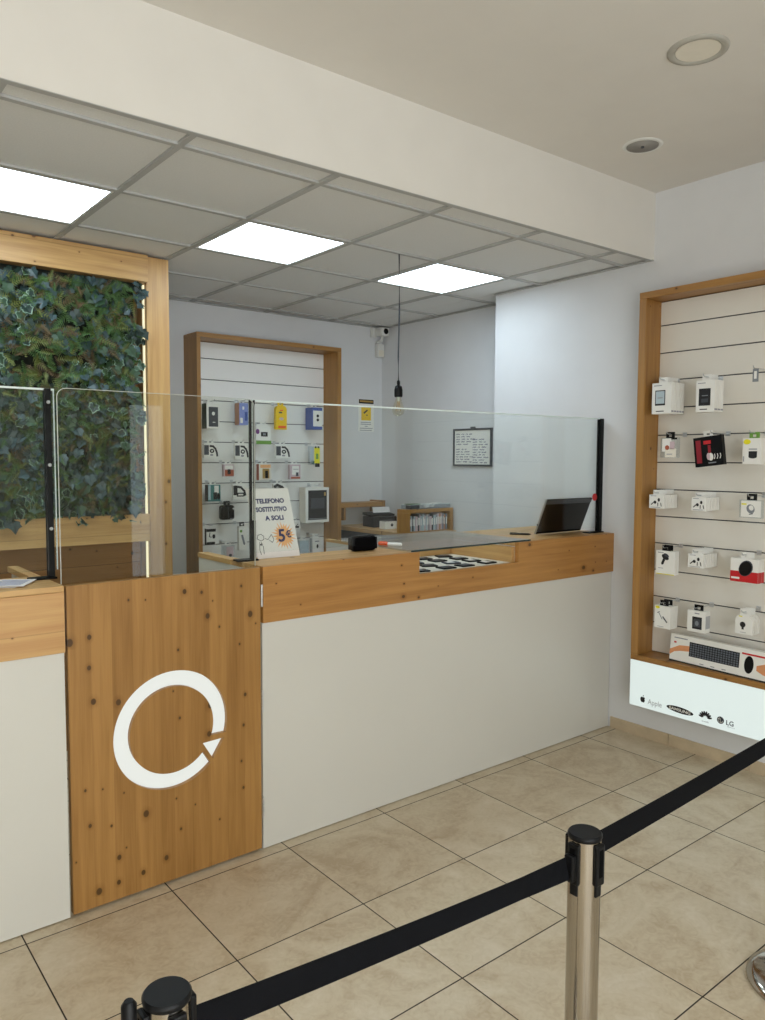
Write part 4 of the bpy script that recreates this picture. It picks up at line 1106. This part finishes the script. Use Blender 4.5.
# bulb hanging from the grid
t = thing('pendant_bulb', 'clear filament bulb hanging on a long dark cord over the counter', 'light', (2.708, 3.245, ZG-.002))
px, py = 2.708, 3.245
part('cord', MB().tube([(px, py, ZG-.002), (px+.004, py, 2.4), (px-.002, py, 2.15), (px, py, 2.012)], .0042, 8), 'dark_grey', t)
part('strain_relief', MB().lathe([(.004, 2.0), (.009, 2.003), (.009, 2.02), (.005, 2.026)], 14, 0, Matrix.Translation((px, py, 0))), 'black', t)
part('socket', MB().lathe([(.021, 1.935), (.023, 1.945), (.023, 1.972), (.019, 1.992), (.008, 2.0)], 24, 0, Matrix.Translation((px, py, 0))), 'black', t)
b = part('bulb', MB().lathe([(.002, 1.832), (.014, 1.834), (.026, 1.842), (.033, 1.857), (.033, 1.872), (.027, 1.890), (.018, 1.912), (.0135, 1.934)], 28, 0, Matrix.Translation((px, py, 0))), 'bulb_glass', t)
fl = MB()
for k in range(6):
    a = k*PI/3; fl.tube([(px+.005*math.cos(a), py+.005*math.sin(a), 1.912), (px+.015*math.cos(a), py+.015*math.sin(a), 1.858)], .0009, 6)
part('filament', fl, 'brass', b)
part('stem', MB().lathe([(.009, 1.9345), (.006, 1.92), (.002, 1.905)][::-1], 14, 0, Matrix.Translation((px, py, 0))), 'glass_edge', b)

# ================================================================== BARRIER POSTS


def barrier(x, y, label, top=.889):
    t = thing('barrier_post', label, 'barrier post', (x, y, 0), 0, 'steel belt barrier posts')
    part('base', MB().lathe([(.168, 0), (.172, .006), (.170, .016), (.150, .024), (.085, .034), (.05, .040), (.045, .052)], 64), 'chrome', t, False)
    part('pole', MB().lathe([(.031, .0525), (.031, top-.0105)], 48), 'chrome', t, False)
    part('cap', MB().lathe([(.0315, top-.010), (.0325, top-.006), (.0325, top-.003), (.030, top)], 48), 'black', t, False)
    for k in range(4):
        xf = Matrix.Rotation(k*PI/2, 4, 'Z')
        c = part('belt_clip', MB().box(.0285, .0375, -.0125, .0125, top-.092, top-.014, .003, 0, xf).box(.0288, .0335, -.0085, .0085, top-.115, top-.0925, .003, 0, xf), 'black', t, False)
        part('clip_slot', MB().box(.0377, .0382, -.005, .005, top-.075, top-.022, 0, 0, xf), 'black_matte', c, False)
    return t


p1 = barrier(1.189, .863, 'steel barrier post in the middle, joining both black belts')
p2 = barrier(.387, .937, 'steel barrier post nearest the camera, at the left belt end')
p3 = barrier(2.402, .925, 'steel barrier post whose round base shows at the right edge')


def belt(parent, a, b, wa, wb, sag, ta=0.0, tb=0.0, n=24):
    """strip of webbing between two points; ta and tb twist its ends about its own length"""
    a, b = Vector(a), Vector(b); vs, fs = [], []; d = (b-a).normalized(); nrm = Vector((-d.y, d.x, 0)).normalized()
    for i in range(n+1):
        t = i/n; c = a.lerp(b, t)-Vector((0, 0, sag*4*t*(1-t))); wd = wa+(wb-wa)*t
        tw = ta*max(0, 1-t*6)+tb*max(0, 1-(1-t)*6)
        up = Vector((0, 0, math.cos(tw)))+nrm*math.sin(tw)
        th = nrm*math.cos(tw)*.0008
        vs += [c+up*wd/2-th, c+up*wd/2+th, c-up*wd/2+th, c-up*wd/2-th]
    for i in range(n):
        for k in range(4): fs.append((i*4+k, i*4+(k+1) % 4, i*4+4+(k+1) % 4, i*4+4+k))
    fs += [(0, 1, 2, 3), (n*4+3, n*4+2, n*4+1, n*4)]
    mb = MB().add(vs, fs)
    o = part('belt', mb, 'belt_fabric', parent)
    return o


b1 = belt(p2, (.4252, .935, .828), (1.142, .8645, .832), .048, .040, .004, 0, .25)
part('belt_end', MB().box(1.139, 1.1509, .853, .873, .807, .857, .003), 'black', b1)
b2 = belt(p1, (1.2272, .865, .850), (2.352, .923, .848), .048, .048, .004)
part('belt_end', MB().box(2.346, 2.364, .916, .933, .822, .876, .003), 'black', b2)
part('belt_end', MB().lathe([(.009, .80), (.010, .805), (.010, .893), (.006, .899)], 20, 0, Matrix.Translation((.336, .937, 0))), 'black', p2)
